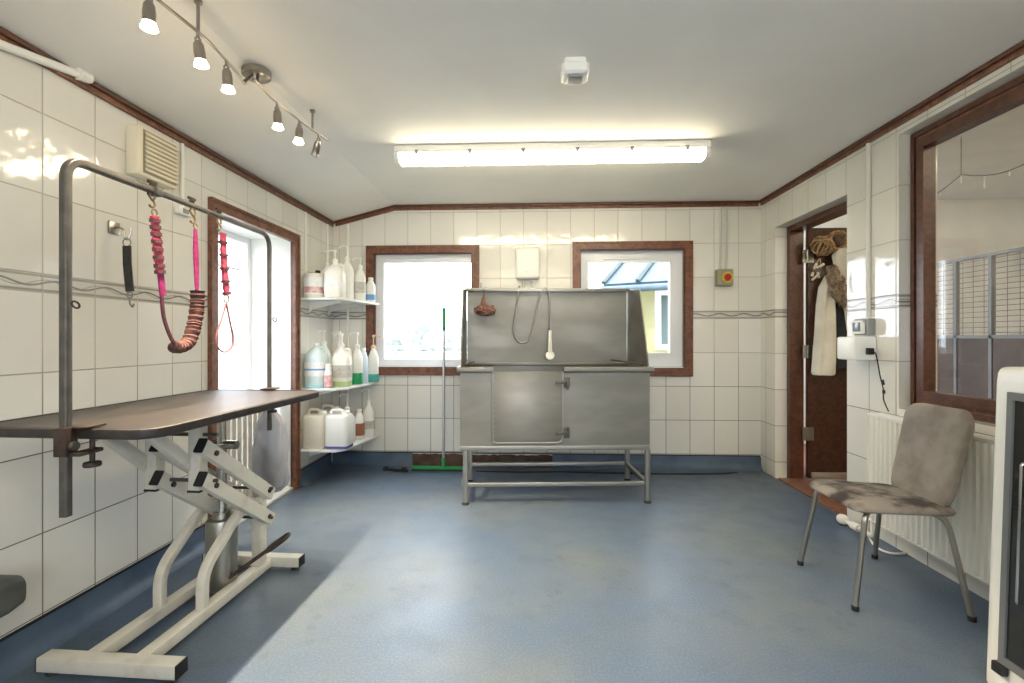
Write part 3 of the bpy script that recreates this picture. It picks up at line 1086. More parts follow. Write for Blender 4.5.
for y in (FY0, FY1):
    b = B(); beam(b, (-1.735, y, .045), (-1.217, y, .045), .056, .05)
    ft = obj('foot_bar', b, WMt, t)
    for xa, xb in ((-1.7405, -1.7355), (-1.2165, -1.2115)):
        b = B(); box(b, xa, xb, y - .027, y + .027, .021, .069)
        obj('end_plug', b, M_black, ft)
    for x in (-1.70, -1.25):
        b = B(); lathe(b, [(0, .0005), (.02, .0005), (.022, .006), (.012, .012), (.007, .014), (.007, .0195), (0, .0195)], (x, y, 0), 16)
        obj('levelling_foot', b, M_chrome, ft)
for lx in LXs:
    b = B(); beam(b, (lx, FY0 + .03, .044), (lx, FY1 - .03, .044), .05, .046)
    obj('base_rail', b, WMt, t)
    b = B(); sweep(b, fillet([(lx, 1.96, .067), (lx, 1.96, .215), (lx, 2.20, .385), (lx, 2.325, .40)], .09), rect(.038, .038, .006), up=(1, 0, 0))
    obj('curved_brace', b, WMt, t)
    b = B(); beam(b, (lx, 2.355, .068), (lx, 2.355, .475), .05, .05, up=(0, 1, 0))
    obj('rear_post', b, WMt, t)
    b = B(); beam(b, (lx, 1.935, .575), (lx, 1.935, TZ - .0305), .05, .05, up=(0, 1, 0))
    bk = obj('top_bracket', b, WMt, t)
    b = B(); box(b, lx - .027, lx + .027, 1.908, 1.962, .566, .5745)
    obj('end_plug', b, M_black, bk)
    s = 1 if lx > -1.45 else -1
    ax = lx + s * .052 if s > 0 else lx + .052
    for z0, z1 in ((.765, .422), (.63, .294)):
        a, c = Vector((ax, 1.885, z0)), Vector((ax, 2.365, z1 - .005))
        b = B(); beam(b, a, c, .036, .058)
        ar = obj('lift_arm', b, WMt, t)
        d = (c - a).normalized()
        b = B(); beam(b, a - d * .006, a - d * .0005, .038, .060)
        obj('end_plug', b, M_black, ar)
        for q in ((a + d * .075), (c - d * .05)):
            b = B(); cyl(b, q + Vector((.0185, 0, 0)), q + Vector((.026, 0, 0)), .012, 6)
            obj('bolt', b, M_dark, ar)
    b = B(); beam(b, (lx - .03, 1.70, TZ - .05), (lx - .03, 1.95, .65), .035, .045)
    obj('diagonal_strut', b, WMt, t)
for yy, zz in ((1.935, .80), (1.935, .61), (2.33, .455), (2.33, .31)):
    b = B(); cyl(b, (-1.60, yy, zz), (-1.30, yy, zz), .008, 10)
    obj('pivot_rod', b, M_zinc, t)
b = B(); box(b, -1.65, -1.26, 1.60, 1.66, TZ - .058, TZ - .0305); box(b, -1.65, -1.26, 2.15, 2.21, TZ - .058, TZ - .0305)
obj('top_rail', b, WMt, t, bevel=.003)
b = B(); lathe(b, [(0, .012), (.07, .012), (.074, .02), (.074, .04), (.066, .045), (.066, .34), (.06, .355), (.04, .36), (.036, .385), (0, .385)], (-1.465, 2.19, 0), 28)
cy_ = obj('hydraulic_cylinder', b, M_steel2, t)
b = B(); cyl(b, (-1.465, 2.19, .385), (-1.465, 2.19, .70), .022, 16)
cyl(b, (-1.54, 2.19, .70), (-1.39, 2.19, .70), .02)
cyl(b, (-1.465, 2.19, .70), (-1.465, 2.19, .853), .02)
obj('piston_rod', b, M_chrome, cy_)
b = B(); cyl(b, (-1.465, 2.19, .0005), (-1.465, 2.19, .0115), .08, 24)
obj('cylinder_base', b, M_black, t)
b = B()
pA, pE = Vector((-1.41, 2.165, .09)), P(288, 534, X=-1.17)
dv = (pE - pA).normalized()
sd = dv.cross(Vector((0, 0, 1))).normalized()
tube(b, [pA, pA + dv * .18], .009, 10)
m1 = pA + dv * .18
tube(b, fillet([m1, m1 + dv * .03 + sd * .035, pE + sd * .035, pE - sd * .035, m1 + dv * .03 - sd * .035, m1], .03, 6), .008, 10)
obj('foot_pedal', b, M_dark, t)
t.rotation_euler.z = R(-2.1)

# ------------------------------------------------------------------ grooming arm (loop bar) clamped to the table
AX = -1.40
PY0, PY1 = TY0 - .03, TY1 + .035
t = thing('noose_stand', 'grey steel loop bar standing over the grooming table on two end clamps', 'grooming stand', (AX, 1.92, .67))
b = B(); sweep(b, fillet([(AX, PY0, .665), (AX, PY0, 1.742), (AX, 1.75, 1.748)], .065, 10), rect(.025, .025, .006), up=(1, 0, 0))
obj('bar', b, M_zinc, t)
b = B(); sweep(b, fillet([(AX, 1.7505, 1.748), (AX, PY1, 1.755), (AX, PY1, .70)], .075, 10), rect(.020, .020, .005), up=(1, 0, 0))
obj('inner_bar', b, M_zinc, t)
b = B(); box(b, AX - .02, AX + .02, 1.715, 1.7495, 1.73, 1.766); cyl(b, (AX, 1.735, 1.766), (AX, 1.735, 1.778), .006)
obj('sleeve', b, M_zinc, t, bevel=.003)
for yy, nm in ((PY0, 1), (PY1, -1)):
    # C-clamp: sleeve round the bar, jaw over the edge, screw from below
    b = B(); box(b, AX - .020, AX + .020, yy - .020, yy + .020, TZ - .075, TZ + .012)
    box(b, AX - .012, AX + .06, min(yy, yy + nm * .075), max(yy, yy + nm * .075), TZ + .0045, TZ + .0125)
    box(b, AX + .0205, AX + .055, min(yy + nm * -.012, yy + nm * .07), max(yy + nm * -.012, yy + nm * .07), TZ - .075, TZ - .063)
    cl = obj('clamp', b, M_dark, t, bevel=.003)
    b = B(); cyl(b, (AX + .04, yy + nm * .045, TZ - .105), (AX + .04, yy + nm * .045, TZ - .034), .007)
    lathe(b, [(0, 0), (.022, 0), (.024, .006), (.022, .014), (0, .016)], (AX + .04, yy + nm * .045, TZ - .118), 16)
    obj('clamp_screw', b, M_dark, cl)
    b = B(); cyl(b, (AX + .0205, yy, TZ - .045), (AX + .032, yy, TZ - .045), .014, 12)
    obj('clamp_knob', b, M_zinc, cl)
    b = B(); ring(b, (AX + .03, yy, 1.30), .011, .003, (0, 1, .5))
    obj('eye_ring', b, M_dark, t)

t.rotation_euler.z = R(1.4)
t.location.x -= .0135
HK = []
for px, py_ in ((154.5, 190), (195, 205), (223, 216)):
    HK.append(P(px, py_, X=AX))
for h in HK:
    b = B()
    zb = 1.748 + (h.y - 1.75) * .0085
    lathe(b, [(0, 0), (.010, 0), (.010, .012), (0, .014)], (AX, h.y, zb + .011), 12)
    box(b, AX - .004, AX + .004, h.y - .022, h.y + .022, zb + .022, zb + .034)
    obj('wing_bolt', b, M_dark, t, bevel=.002)


def hook_chain(parent, x, y, z0, z1):
    """S-hook from under the bar (z0) down to z1"""
    bb = B()
    r = (z0 - z1) / 4
    pts = []
    for i in range(13):
        a = R(-60 + 240 * i / 12)
        pts.append(Vector((x, y + r * math.cos(a), z0 - r + r * math.sin(a))))
    for i in range(13):
        a = R(90 - 240 * i / 12)
        pts.append(Vector((x, y + r * math.cos(a), z1 + r + r * math.sin(a) - r * .0)))
    tube(bb, pts, .0042, 8)
    return obj('hook', bb, M_brass, parent)


SX = AX - .010


def pt(px, py_, dx=0):
    return P(px, py_, X=SX + dx)


# belly strap: U-shaped, hung from two hooks
a0, a1 = HK[0], HK[1]
t = thing('belly_strap', 'pink and brown belly strap hanging in a long loop from two hooks on the bar', 'strap', (SX, (a0.y + a1.y) / 2, 1.15))
zb = 1.737
hook_chain(t, SX, a0.y, zb, pt(154, 208).z)
hook_chain(t, SX, a1.y, zb, pt(195, 224).z)
p = pt(154.5, 213)
b = B(); ring(b, p, .013, .003, (1, 0, 0)); ring(b, pt(195.3, 226), .010, .003, (1, 0, 0))
obj('ring', b, M_brass, t)
gath = smooth_path([pt(154.5, 216), pt(156, 232), pt(158, 252), pt(160, 272)], 8)
b = B()
sweep(b, gath, rect(.034, .012, .003), up=(0, 1, 0), scale=[1.0 + .16 * math.sin(i * 2.4) for i in range(len(gath))])
obj('gathered_strap', b, M_pink2, t)
b = B()
for i in range(3, len(gath), 3):
    q, d = gath[i], (gath[i] - gath[i - 1]).normalized()
    sweep(b, [q - d * .007, q + d * .007], rect(.039, .019, .004), up=(0, 1, 0))
obj('band', b, M_maroon, t)
b = B(); sweep(b, smooth_path([pt(160, 271), pt(161.5, 282), pt(163, 296)], 5), rect(.028, .008, .002), up=(0, 1, 0))
obj('side_webbing', b, M_pink, t)
b = B(); sweep(b, smooth_path([pt(161.5, 294), pt(164, 318), pt(171, 338), pt(177, 346)], 6), rect(.013, .009, .002), up=(0, 1, 0))
obj('lower_cord', b, M_maroon, t)
pad = smooth_path([pt(174, 347), pt(181, 347), pt(189, 341), pt(194, 326), pt(197, 308), pt(197.5, 291)], 10)
b = B(); sweep(b, pad, circ(.026, 14, .020), up=(1, 0, 0), scale=[1 + .10 * (i % 3) for i in range(len(pad))])
obj('belly_pad', b, M_brownpad, t)
for i in range(3, len(pad) - 2, 4):
    q, d = pad[i], (pad[i + 1] - pad[i]).normalized()
    b = B(); sweep(b, [q - d * .0016, q + d * .0016], circ(.031, 14, .0245), up=(1, 0, 0))
    obj('lacing', b, M_lace, t)
b = B(); sweep(b, smooth_path([pt(197, 292), pt(196.4, 268), pt(195.8, 248), pt(195.4, 229)], 6), rect(.024, .006, .002), up=(0, 1, 0), scale=[.75 + .45 * math.sin(PI * i / 18) for i in range(19)])
obj('webbing', b, M_pink, t)

# noose
SX = AX - .018
h = HK[2]
t = thing('grooming_noose', 'pink webbing noose with a thin cord loop hanging in front of the doorway', 'lead', (SX, h.y, 1.2))
hook_chain(t, SX, h.y, 1.741, pt(223, 232).z)
gath = smooth_path([pt(223, 233), pt(223.5, 252), pt(225, 275), pt(227, 295)], 7)
b = B(); sweep(b, gath, rect(.036, .012, .003), up=(0, 1, 0), scale=[1 + .14 * math.sin(i * 2.2) for i in range(len(gath))])
obj('strap', b, M_pink2, t)
b = B()
for i in range(4, len(gath), 4):
    q, d = gath[i], (gath[i] - gath[i - 1]).normalized()
    sweep(b, [q - d * .006, q + d * .006], rect(.044, .020, .004), up=(0, 1, 0))
obj('band', b, M_maroon, t)
b = B(); ring(b, pt(226.5, 299), .018, .0035, (1, 0, 0))
obj('ring', b, M_brass, t)
lp = [pt(226, 304), pt(222, 318), pt(216.5, 335), pt(217, 346), pt(224, 352), pt(231, 348), pt(233, 338), pt(230, 322), pt(226.5, 304)]
b = B(); tube(b, smooth_path(lp, 7), .0042, 8)
obj('cord_loop', b, M_cord, t)

# plastic bag hanging from the far clamp
bc = Vector((AX - .055, PY1 + .055, 0))
t = thing('carrier_bag', 'full white plastic carrier bag hanging below the far end of the grooming table', 'bag', (bc.x, bc.y, .39))
rings = []
NA = 40
prof = [(.80, .030, .012), (.77, .05, .02), (.73, .072, .03), (.68, .082, .04), (.60, .092, .045), (.52, .098, .05), (.44, .10, .052), (.38, .085, .048), (.35, .05, .03)]
pz = []
for i in range(len(prof) - 1):
    for k in range(4):
        s = k / 4
        pz.append(tuple(prof[i][q] * (1 - s) + prof[i + 1][q] * s for q in range(3)))
pz.append(prof[-1])
for z, rx, ry in pz:
    rg = []
    up = max(0, min(1, (z - .5) / .3))
    for j in range(NA):
        a = 2 * PI * j / NA
        f = 1 + (.05 + .12 * up) * math.sin(a * 7 + 1.3 * math.sin(z * 9)) + .22 * noise.noise(Vector((math.cos(a) * 2, math.sin(a) * 2, z * 9))) + .10 * noise.noise(Vector((math.cos(a) * 5, math.sin(a) * 5, z * 24)))
        rg.append(Vector((bc.x + rx * f * math.cos(a), bc.y + ry * f * math.sin(a), z)))
    rings.append(rg)
b = B(); loft(b, rings)
obj('bag_body', b, M_bag, t)
b = B()
for dy in (-.012, .012):
    sweep(b, smooth_path([(bc.x - .02, bc.y + dy * .4, .795), (bc.x - .03, bc.y - .02 + dy, .83), (bc.x - .025, bc.y - .055, .862), (bc.x + .005, bc.y - .055, .868), (bc.x + .02, bc.y - .02 + dy, .83), (bc.x + .018, bc.y + dy * .4, .795)], 6), rect(.02, .002), up=(0, 1, 0))
obj('handle', b, M_bag, t)
b = B(); rloft(b, [(bc.x, bc.y, .39, .08, .05, .02), (bc.x, bc.y, .40, .11, .06, .025), (bc.x + .01, bc.y, .52, .10, .06, .025), (bc.x - .01, bc.y, .60, .08, .05, .02)])
obj('contents', b, M_gplastic, t)

# ================================================================== CORNER SHELVES AND BOTTLES
SX1, SY0 = -1.535, 3.80
SZ = {'top': 1.527, 'middle': .792, 'bottom': .294}
for key, lab in (('top', 'white corner shelf, topmost of three left of the back window'), ('middle', 'white corner shelf, middle of three left of the back window'), ('bottom', 'white corner shelf, lowest of three near the floor in the back corner')):
    z = SZ[key]
    t = thing('corner_shelf', lab, 'shelf', (XL, 4.13, z - .02), group='corner shelves')
    b = B(); prism(b, [(XL + .001, SY0), (SX1 - .06, SY0), (SX1, SY0 + .06), (SX1 + .085, YB - .05), (SX1 + .085, YB - .001), (XL + .001, YB - .001)], 2, z - .018, z)
    obj('board', b, mat('shelf_white', (228, 230, 226), rough=.4), t, bevel=.003)
    for yy in (3.98, 4.36):
        b = B(); prism(b, [(XL + .002, z - .0185), (SX1 - .09, z - .0185), (SX1 - .09, z - .03), (XL + .03, z - .085), (XL + .002, z - .11)], 1, yy - .006, yy + .006)
        obj('bracket', b, M_wplastic, t)


def shoulder(w, d, h, neck, hn, r):
    """levels for a moulded bottle body"""
    L = [(0, 0, .0, w * .92, d * .92, r), (0, 0, .006, w, d, r), (0, 0, h * .72, w, d, r), (0, 0, h * .80, w * .93, d * .93, r),
         (0, 0, h * .88, w * .74, d * .76, r * .95), (0, 0, h * .95, max(neck * 1.5, w * .42), max(neck * 1.4, d * .5), neck * .68), (0, 0, h, neck, neck, neck * .49), (0, 0, h + hn, neck, neck, neck * .49)]
    return L


def pump(t, z, col, hgt=.07, spout=.06, ang=0, r=.02):
    bb = B(); lathe(bb, [(0, 0), (r, 0), (r, .022), (r * .6, .026), (r * .45, .034), (0, .034)], (0, 0, z), 16)
    cp = obj('pump_collar', bb, col, t, local=True)
    bb = B(); cyl(bb, (0, 0, z + .03), (0, 0, z + .03 + hgt), .0055, 10)
    obj('pump_stem', bb, col, t, local=True)
    zz = z + .03 + hgt
    c, s = math.cos(ang), math.sin(ang)
    bb = B(); lathe(bb, [(0, 0), (.013, 0), (.014, .012), (.010, .02), (0, .021)], (0, 0, zz - .006), 14)
    tube(bb, smooth_path([(0, 0, zz + .006), (spout * .6 * c, spout * .6 * s, zz + .008), (spout * c, spout * s, zz + .001), (spout * 1.08 * c, spout * 1.08 * s, zz - .014)], 4), .006, 8)
    obj('pump_head', bb, col, t, local=True)


def bottle(loc, rotz, label, w, d, h, body, neck=.036, hn=.012, liquid=None, lvl=.3, lab=None, labz=(.2, .6), labw=.8, pumpc=None, ph=.07, ang=0, cap=None, band=None, handle=False, r=None, name='pump_bottle', cat='bottle', group=None):
    t = thing(name, label, cat, loc, rotz, group)
    r = r or min(w, d) * .32
    bb = B(); rloft(bb, shoulder(w, d, h, neck, hn, r), 6)
    bd = obj('body', bb, body, t, local=True, angle=60)
    if liquid:
        bb = B(); rloft(bb, [(0, 0, .004, w * .99, d * .99, r), (0, 0, .008, w + .0016, d + .0016, r), (0, 0, h * lvl, w + .0016, d + .0016, r), (0, 0, h * lvl + .001, w * .98, d * .98, r)], 6)
        obj('liquid', bb, liquid, bd, local=True, angle=60)
    if lab:
        bb = B()
        for sgn in (-1,):
            rloft(bb, [(0, 0, h * labz[0], w + .003, d + .003, r), (0, 0, h * labz[1], w + .003, d + .003, r)], 6)
        # keep only the faces towards the viewer side and outer side
        L = obj('label', bb, lab, bd, local=True, angle=60)
    if band:
        bb = B(); rloft(bb, [(0, 0, h * band[1], w + .0045, d + .0045, r), (0, 0, h * band[2], w + .0045, d + .0045, r)], 6)
        obj('label_band', bb, band[0], bd, local=True, angle=60)
    if handle:
        bb = B(); tube(bb, fillet([(w * .14, 0, h * .99), (w * .44, 0, h * .97), (w * .47, 0, h * .70)], .03, 6), .010, 10)
        obj('handle', bb, body, t, local=True)
    if pumpc:
        pump(t, h + hn, pumpc, ph, ang=ang, r=neck * .62)
    else:
        bb = B(); lathe(bb, [(0, 0), (neck * .62, 0), (neck * .62, .02), (neck * .55, .024), (0, .024)], (0, 0, h + hn * .3), 18)
        obj('cap', bb, cap or M_wplastic, t, local=True)
    return t


def jerrycan(loc, rotz, label, w, d, h, body, liquid=None, lvl=.1, lab=None, cap=M_wplastic, pumpc=None):
    t = thing('jerrycan', label, 'jerrycan', loc, rotz)
    r = min(w, d) * .2
    bb = B(); rloft(bb, [(0, 0, 0, w * .93, d * .93, r), (0, 0, .008, w, d, r), (0, 0, h * .86, w, d, r), (0, 0, h * .93, w * .95, d * .95, r), (0, 0, h * .955, w * .86, d * .86, r)], 6)
    bd = obj('body', bb, body, t, local=True, angle=60)
    bb = B(); tube(bb, fillet([(-w * .36, 0, h * .95), (-w * .33, 0, h * 1.07), (w * .12, 0, h * 1.07), (w * .16, 0, h * .95)], .025, 6), .013, 12)
    obj('handle', bb, body, t, local=True)
    bb = B(); lathe(bb, [(0, 0), (.026, 0), (.026, .026), (.022, .03), (0, .03)], (w * .32, 0, h * .953), 18)
    obj('cap', bb, cap, t, local=True)
    if liquid:
        bb = B(); rloft(bb, [(0, 0, .003, w * .96, d * .96, r), (0, 0, .009, w + .0016, d + .0016, r), (0, 0, h * lvl, w + .0016, d + .0016, r), (0, 0, h * lvl + .001, w * .98, d * .98, r)], 6)
        obj('liquid', bb, liquid, bd, local=True, angle=60)
    if lab:
        bb = B(); rloft(bb, [(0, -d / 2 - .001, h * .22, w * .62, .003, .001), (0, -d / 2 - .001, h * .68, w * .62, .003, .001)], 2)
        obj('label', bb, lab, bd, local=True)
    if pumpc:
        pump(t, h * .955, pumpc, .12, ang=0)
    return t


e = .0008
z = SZ['top'] + e
# top shelf
t = thing('canister', 'round canister with pink picture label at the left end of the top shelf', 'canister', (XL + .086, 3.895, z))
b = B(); lathe(b, [(0, 0), (.076, 0), (.080, .004), (.080, .19), (.076, .20), (.06, .204), (0, .204)], n=32)
cb = obj('body', b, M_jug, t, local=True)
b = B(); lathe(b, [(.0803, .03), (.0812, .03), (.0812, .17), (.0803, .17)], n=32)
lb = obj('label', b, M_lwhite, cb, local=True)
b = B(); lathe(b, [(.0813, .04), (.082, .04), (.082, .09), (.0813, .09)], n=32)
obj('label_band', b, M_lpink, cb, local=True)
b = B(); lathe(b, [(0, .2045), (.02, .2045), (.02, .225), (.016, .23), (0, .23)], (.03, 0, 0), n=16)
obj('cap', b, M_black, t, local=True)
bottle((-1.635, 3.90, z), .05, 'largest milky shampoo jug with pump on the top shelf beside the round canister', .158, .13, .285, M_trans, pumpc=M_wplastic, ph=.06, ang=PI, handle=True, lab=M_lwhite, labz=(.2, .55))
bottle((-1.80, 4.13, z), 0, 'milky pump bottle at the back of the top shelf against the left wall', .12, .09, .29, M_trans, pumpc=M_wplastic, ph=.09, ang=PI)
bottle((-1.60, 4.075, z), .2, 'tall white bottle with the highest pump head on the top shelf', .105, .085, .33, M_wplastic, pumpc=M_wplastic, ph=.085, ang=PI)
bottle((-1.535, 4.205, z), .15, 'white pump bottle second from the window on the top shelf', .09, .075, .28, M_wplastic, pumpc=M_wplastic, ph=.05, ang=PI, lab=M_lgrey, labz=(.25, .6))
bottle((-1.490, 4.35, z), .1, 'short white capped bottle nearest the window on the top shelf', .08, .07, .20, M_wplastic, lab=M_lblue, labz=(.1, .35))
# middle shelf
z = SZ['middle'] + e
bottle((XL + .105, 3.90, z), 0, 'pale aqua gallon jug with white label at the left end of the middle shelf', .17, .15, .34, M_aqua, liquid=M_aqua2, lvl=.08, lab=M_lwhite, labz=(.28, .62), band=(M_lblue, .42, .46), cap=M_wplastic, handle=True)
bottle((-1.81, 4.09, z), .1, 'frosted pump bottle standing behind the aqua gallon jug', .11, .085, .34, M_trans, pumpc=M_wplastic, ph=.08, ang=PI)
bottle((-1.668, 3.848, z), 0, 'small pink-based bottle between the two big jugs on the middle shelf', .055, .05, .17, M_trans, lab=M_lpink, labz=(.1, .62), liquid=M_lbrown, lvl=.08)
bottle((-1.612, 3.99, z), .1, 'large milky jug with pale green base and grey label on the middle shelf', .155, .125, .32, M_trans, liquid=M_limel, lvl=.14, lab=M_lgrey, labz=(.24, .56), pumpc=M_wplastic, ph=.07, ang=PI, handle=True)
bottle((-1.72, 4.20, z), 0, 'milky pump bottle at the back of the middle shelf near the corner', .11, .09, .33, M_trans, pumpc=M_wplastic, ph=.08, ang=PI)
bottle((-1.535, 4.135, z), .1, 'pump bottle one third full of green liquid on the middle shelf', .085, .085, .31, M_trans, liquid=M_greenl, lvl=.33, pumpc=M_wplastic, ph=.09, ang=PI)
bottle((-1.522, 4.25, z), .1, 'plain pale blue bottle between two green-filled bottles on the middle shelf', .08, .075, .29, mat('pale_blue_plastic', (214, 226, 236), rough=.35), cap=M_wplastic)
bottle((-1.470, 4.365, z), .1, 'bottle with teal liquid and cream pump nearest the window on the middle shelf', .09, .075, .30, M_trans, liquid=M_teall, lvl=.25, pumpc=M_peach, ph=.08, ang=0)
# bottom shelf
z = SZ['bottom'] + e
jerrycan((XL + .098, 3.915, z), 0, 'cream jerrycan at the left end of the bottom shelf', .185, .17, .29, M_jug, lab=None)
jerrycan((-1.600, 3.905, z), .0, 'white jerrycan with violet liquid at its base on the bottom shelf', .19, .16, .29, M_wplastic, liquid=M_purple, lvl=.085)
jerrycan((XL + .115, 4.14, z), 0, 'white jerrycan behind the cream one on the bottom shelf', .19, .15, .29, M_wplastic)
bottle((-1.605, 4.085, z), .1, 'white bottle with tall pump behind the violet-based jerrycan', .13, .10, .27, M_wplastic, pumpc=M_wplastic, ph=.10, ang=PI)
bottle((-1.56, 4.245, z), .1, 'white bottle with brown label strip on the bottom shelf', .085, .09, .24, M_wplastic, lab=M_lbrown, labz=(.15, .6), cap=M_wplastic)
bottle((-1.515, 4.37, z), .1, 'white pump bottle at the window end of the bottom shelf', .10, .085, .29, M_wplastic, pumpc=M_wplastic, ph=.09, ang=PI, lab=M_lgrey, labz=(.25, .5))

# ================================================================== BACK WALL FITTINGS
# electric shower box
c0, c1 = P(515.5, 247, Y=YB - .09), P(539.5, 279, Y=YB - .09)
t = thing('electric_shower', 'white electric shower box on the back wall above the steel tub', 'shower', ((c0.x + c1.x) / 2, YB, c1.z))
mtx = Matrix.Translation(((c0.x + c1.x) / 2, YB - .001, (c0.z + c1.z) / 2)) @ Matrix.Rotation(R(90), 4, 'X')
w_, h_ = c1.x - c0.x, c0.z - c1.z
b = B(); rloft(b, [(0, 0, 0, w_, h_, .025), (0, 0, .06, w_, h_, .025), (0, 0, .08, w_ * .96, h_ * .96, .025), (0, 0, .088, w_ * .85, h_ * .88, .02)], mtx=mtx)
obj('case', b, M_wplastic, t)
scx = (c0.x + c1.x) / 2
b = B(); lathe(b, [(0, 0), (.022, 0), (.02, .014), (0, .015)], n=20, mtx=Matrix.Translation((scx, YB - .0895, c1.z + .09)) @ Matrix.Rotation(R(90), 4, 'X'))
obj('dial', b, M_lwhite, t)
b = B(); box(b, scx - .045, scx + .045, YB - .093, YB - .0895, c0.z - .10, c0.z - .055)
obj('control_panel', b, M_lwhite, t)
for dx in (-.035, .04):
    b = B(); cyl(b, (scx + dx, YB - .04, c1.z + .01), (scx + dx, YB - .04, 1.28), .0085, 12)
    obj('supply_pipe', b, M_chrome, t)

# isolator switch and its two conduits
i0, i1 = P(717.5, 269, Y=YB - .07), P(733.5, 285.5, Y=YB - .07)
icx = (i0.x + i1.x) / 2
t = thing('isolator_switch', 'olive grey isolator switch box with red knob on the back wall', 'switch', (icx, YB, i1.z))
b = B(); box(b, i0.x, i1.x, YB - .07, YB - .0005, i1.z, i0.z)
obj('box', b, M_switch, t, bevel=.006)
b = B(); lathe(b, [(0, 0), (.048, 0), (.048, .004), (0, .005)], n=24, mtx=Matrix.Translation((icx + .018, YB - .0705, (i0.z + i1.z) / 2)) @ Matrix.Rotation(R(90), 4, 'X'))
obj('dial_plate', b, M_yellow, t)
b = B(); lathe(b, [(0, 0), (.032, 0), (.028, .018), (0, .02)], n=20, mtx=Matrix.Translation((icx + .018, YB - .076, (i0.z + i1.z) / 2)) @ Matrix.Rotation(R(90), 4, 'X')); box(b, icx + .012, icx + .024, YB - .112, YB - .09, (i0.z + i1.z) / 2 - .028, (i0.z + i1.z) / 2 + .028)
obj('knob', b, M_red, t)
for dx, lab in ((-.022, 'left of two grey conduits above the isolator switch'), (.03, 'right of two grey conduits above the isolator switch')):
    conduit('cable_conduit', lab, [(icx + dx, YB - .011, ZC - .05), (icx + dx, YB - .011, i0.z + .001)], .010, mat('pale_conduit', (206, 204, 196), rough=.5))

# ================================================================== DOG BATH
TA = R(4.0)
U, V = Vector((math.cos(TA), math.sin(TA), 0)), Vector((-math.sin(TA), math.cos(TA), 0))
O = Vector((-.474, 3.43, 0)) - U * .048
BW, BD = 1.372, .60
TM = Matrix.Translation(O) @ Matrix.Rotation(TA, 4, 'Z')
t = thing('dog_bath', 'stainless steel dog washing tub with side door on a tubular stand', 'bath', tuple(O), TA)


def tb(name, bm, m=M_steel, parent=None, **kw):
    bm.transform(TM)
    return obj(name, bm, m, parent or t, **kw)


ZA0, ZA1 = .425, .968
th = .012
dx0, dx1 = .235, .738        # door span
b = B(); box(b, 0, dx0 - .002, 0, th, ZA0, ZA1); box(b, dx1 + .002, BW, 0, th, ZA0, ZA1); box(b, dx0 - .002, dx1 + .002, 0, th, ZA0, .445)
tb('front_panel', b, smooth=False, weld=False)
b = B(); box(b, 0, th, th, BD, ZA0, ZA1); tb('end_panel', b)
b = B(); box(b, BW - th, BW, th, BD, ZA0, ZA1); tb('end_panel', b)
b = B(); box(b, th, BW - th, th, BD - th, ZA0 + .09, ZA0 + .10); tb('tub_floor', b)
b = B(); box(b, th, BW - th, BD - th, BD, ZA0, 1.60)
tb('back_panel', b)
# rim lips
for xa, xb in ((-.022, dx0 + .0), (dx1 + .005, BW + .022)):
    b = B(); sweep(b, [(xa, -.012, ZA1 + .004), (xb, -.012, ZA1 + .004)], rrect(.04, .05, .012, 4), up=(0, 0, 1))
    tb('front_rim', b)
for xx in (-.004, BW + .004):
    b = B(); sweep(b, [(xx, .014, ZA1 + .004), (xx, BD, ZA1 + .004)], rrect(.04, .04, .012, 4), up=(0, 0, 1))
    tb('side_rim', b)
b = B(); box(b, th, BW - th, BD - .045, BD - th - .0005, ZA1 + .0, ZA1 + .025); tb('back_ledge', b, bevel=.004)
# splash wings
for xa, nm in ((.0, 0), (BW - .008, 1)):
    b = B(); prism(b, [(.03, ZA1 + .0245), (BD, ZA1 + .0245), (BD, 1.60), (BD - .36, 1.572)], 0, xa, xa + .008)
    w_ = tb('splash_wing', b)
    b = B(); sweep(b, [(xa + .004, .022, ZA1 + .028), (xa + .004, BD - .368, 1.572), (xa + .004, BD, 1.606)], circ(.0055, 8))
    tb('wing_edge', b, M_steel, w_)
b = B(); box(b, -.002, BW + .002, BD - .05, BD + .006, 1.601, 1.616); box(b, -.002, BW + .002, BD - .055, BD - .05, 1.588, 1.616)
tb('top_lip', b, M_steel2, bevel=.002)
# door
b = B()
dz0 = .447
sec = [(dx0, ZA1 - .008), (dx0, dz0 + .03)] + [(dx0 + .03 - .03 * math.cos(R(a)), dz0 + .03 - .03 * math.sin(R(a))) for a in (22, 45, 68, 90)] + [(dx1 - .04 + .04 * math.sin(R(a)), dz0 + .04 - .04 * math.cos(R(a))) for a in (0, 22, 45, 68, 90)] + [(dx1, ZA1 - .008)]
prism(b, sec, 1, -.012, -.0005)
dr = tb('door', b, bevel=.002)
b = B(); sweep(b, [(q[0], -.0135, q[1]) for q in sec[::-1]], rect(.006, .010, .002), up=(0, 1, 0))
tb('door_edge', b, M_steel2, dr)
b = B(); cyl(b, (dx0 - .006, -.010, dz0 + .03), (dx0 - .006, -.010, ZA1 - .03), .006, 10)
for i in range(12):
    z = dz0 + .05 + i * .036
    cyl(b, (dx0 + .012, -.0125, z), (dx0 + .012, -.016, z), .004, 8)
tb('piano_hinge', b, M_steel2, dr)
for z in (.88, .515):
    b = B()
    box(b, dx1 - .055, dx1 + .035, -.026, -.0125, z - .012, z + .012)
    box(b, dx1 + .004, dx1 + .05, -.016, -.0005, z - .036, z + .036)
    cyl(b, (dx1 + .03, -.012, z), (dx1 + .03, -.045, z), .010, 12)
    tube(b, [(dx1 + .03, -.043, z + .012), (dx1 + .03, -.048, z - .05 if z > .7 else z + .05)], .008, 10)
    tb('latch', b, M_zinc, dr, bevel=.002)
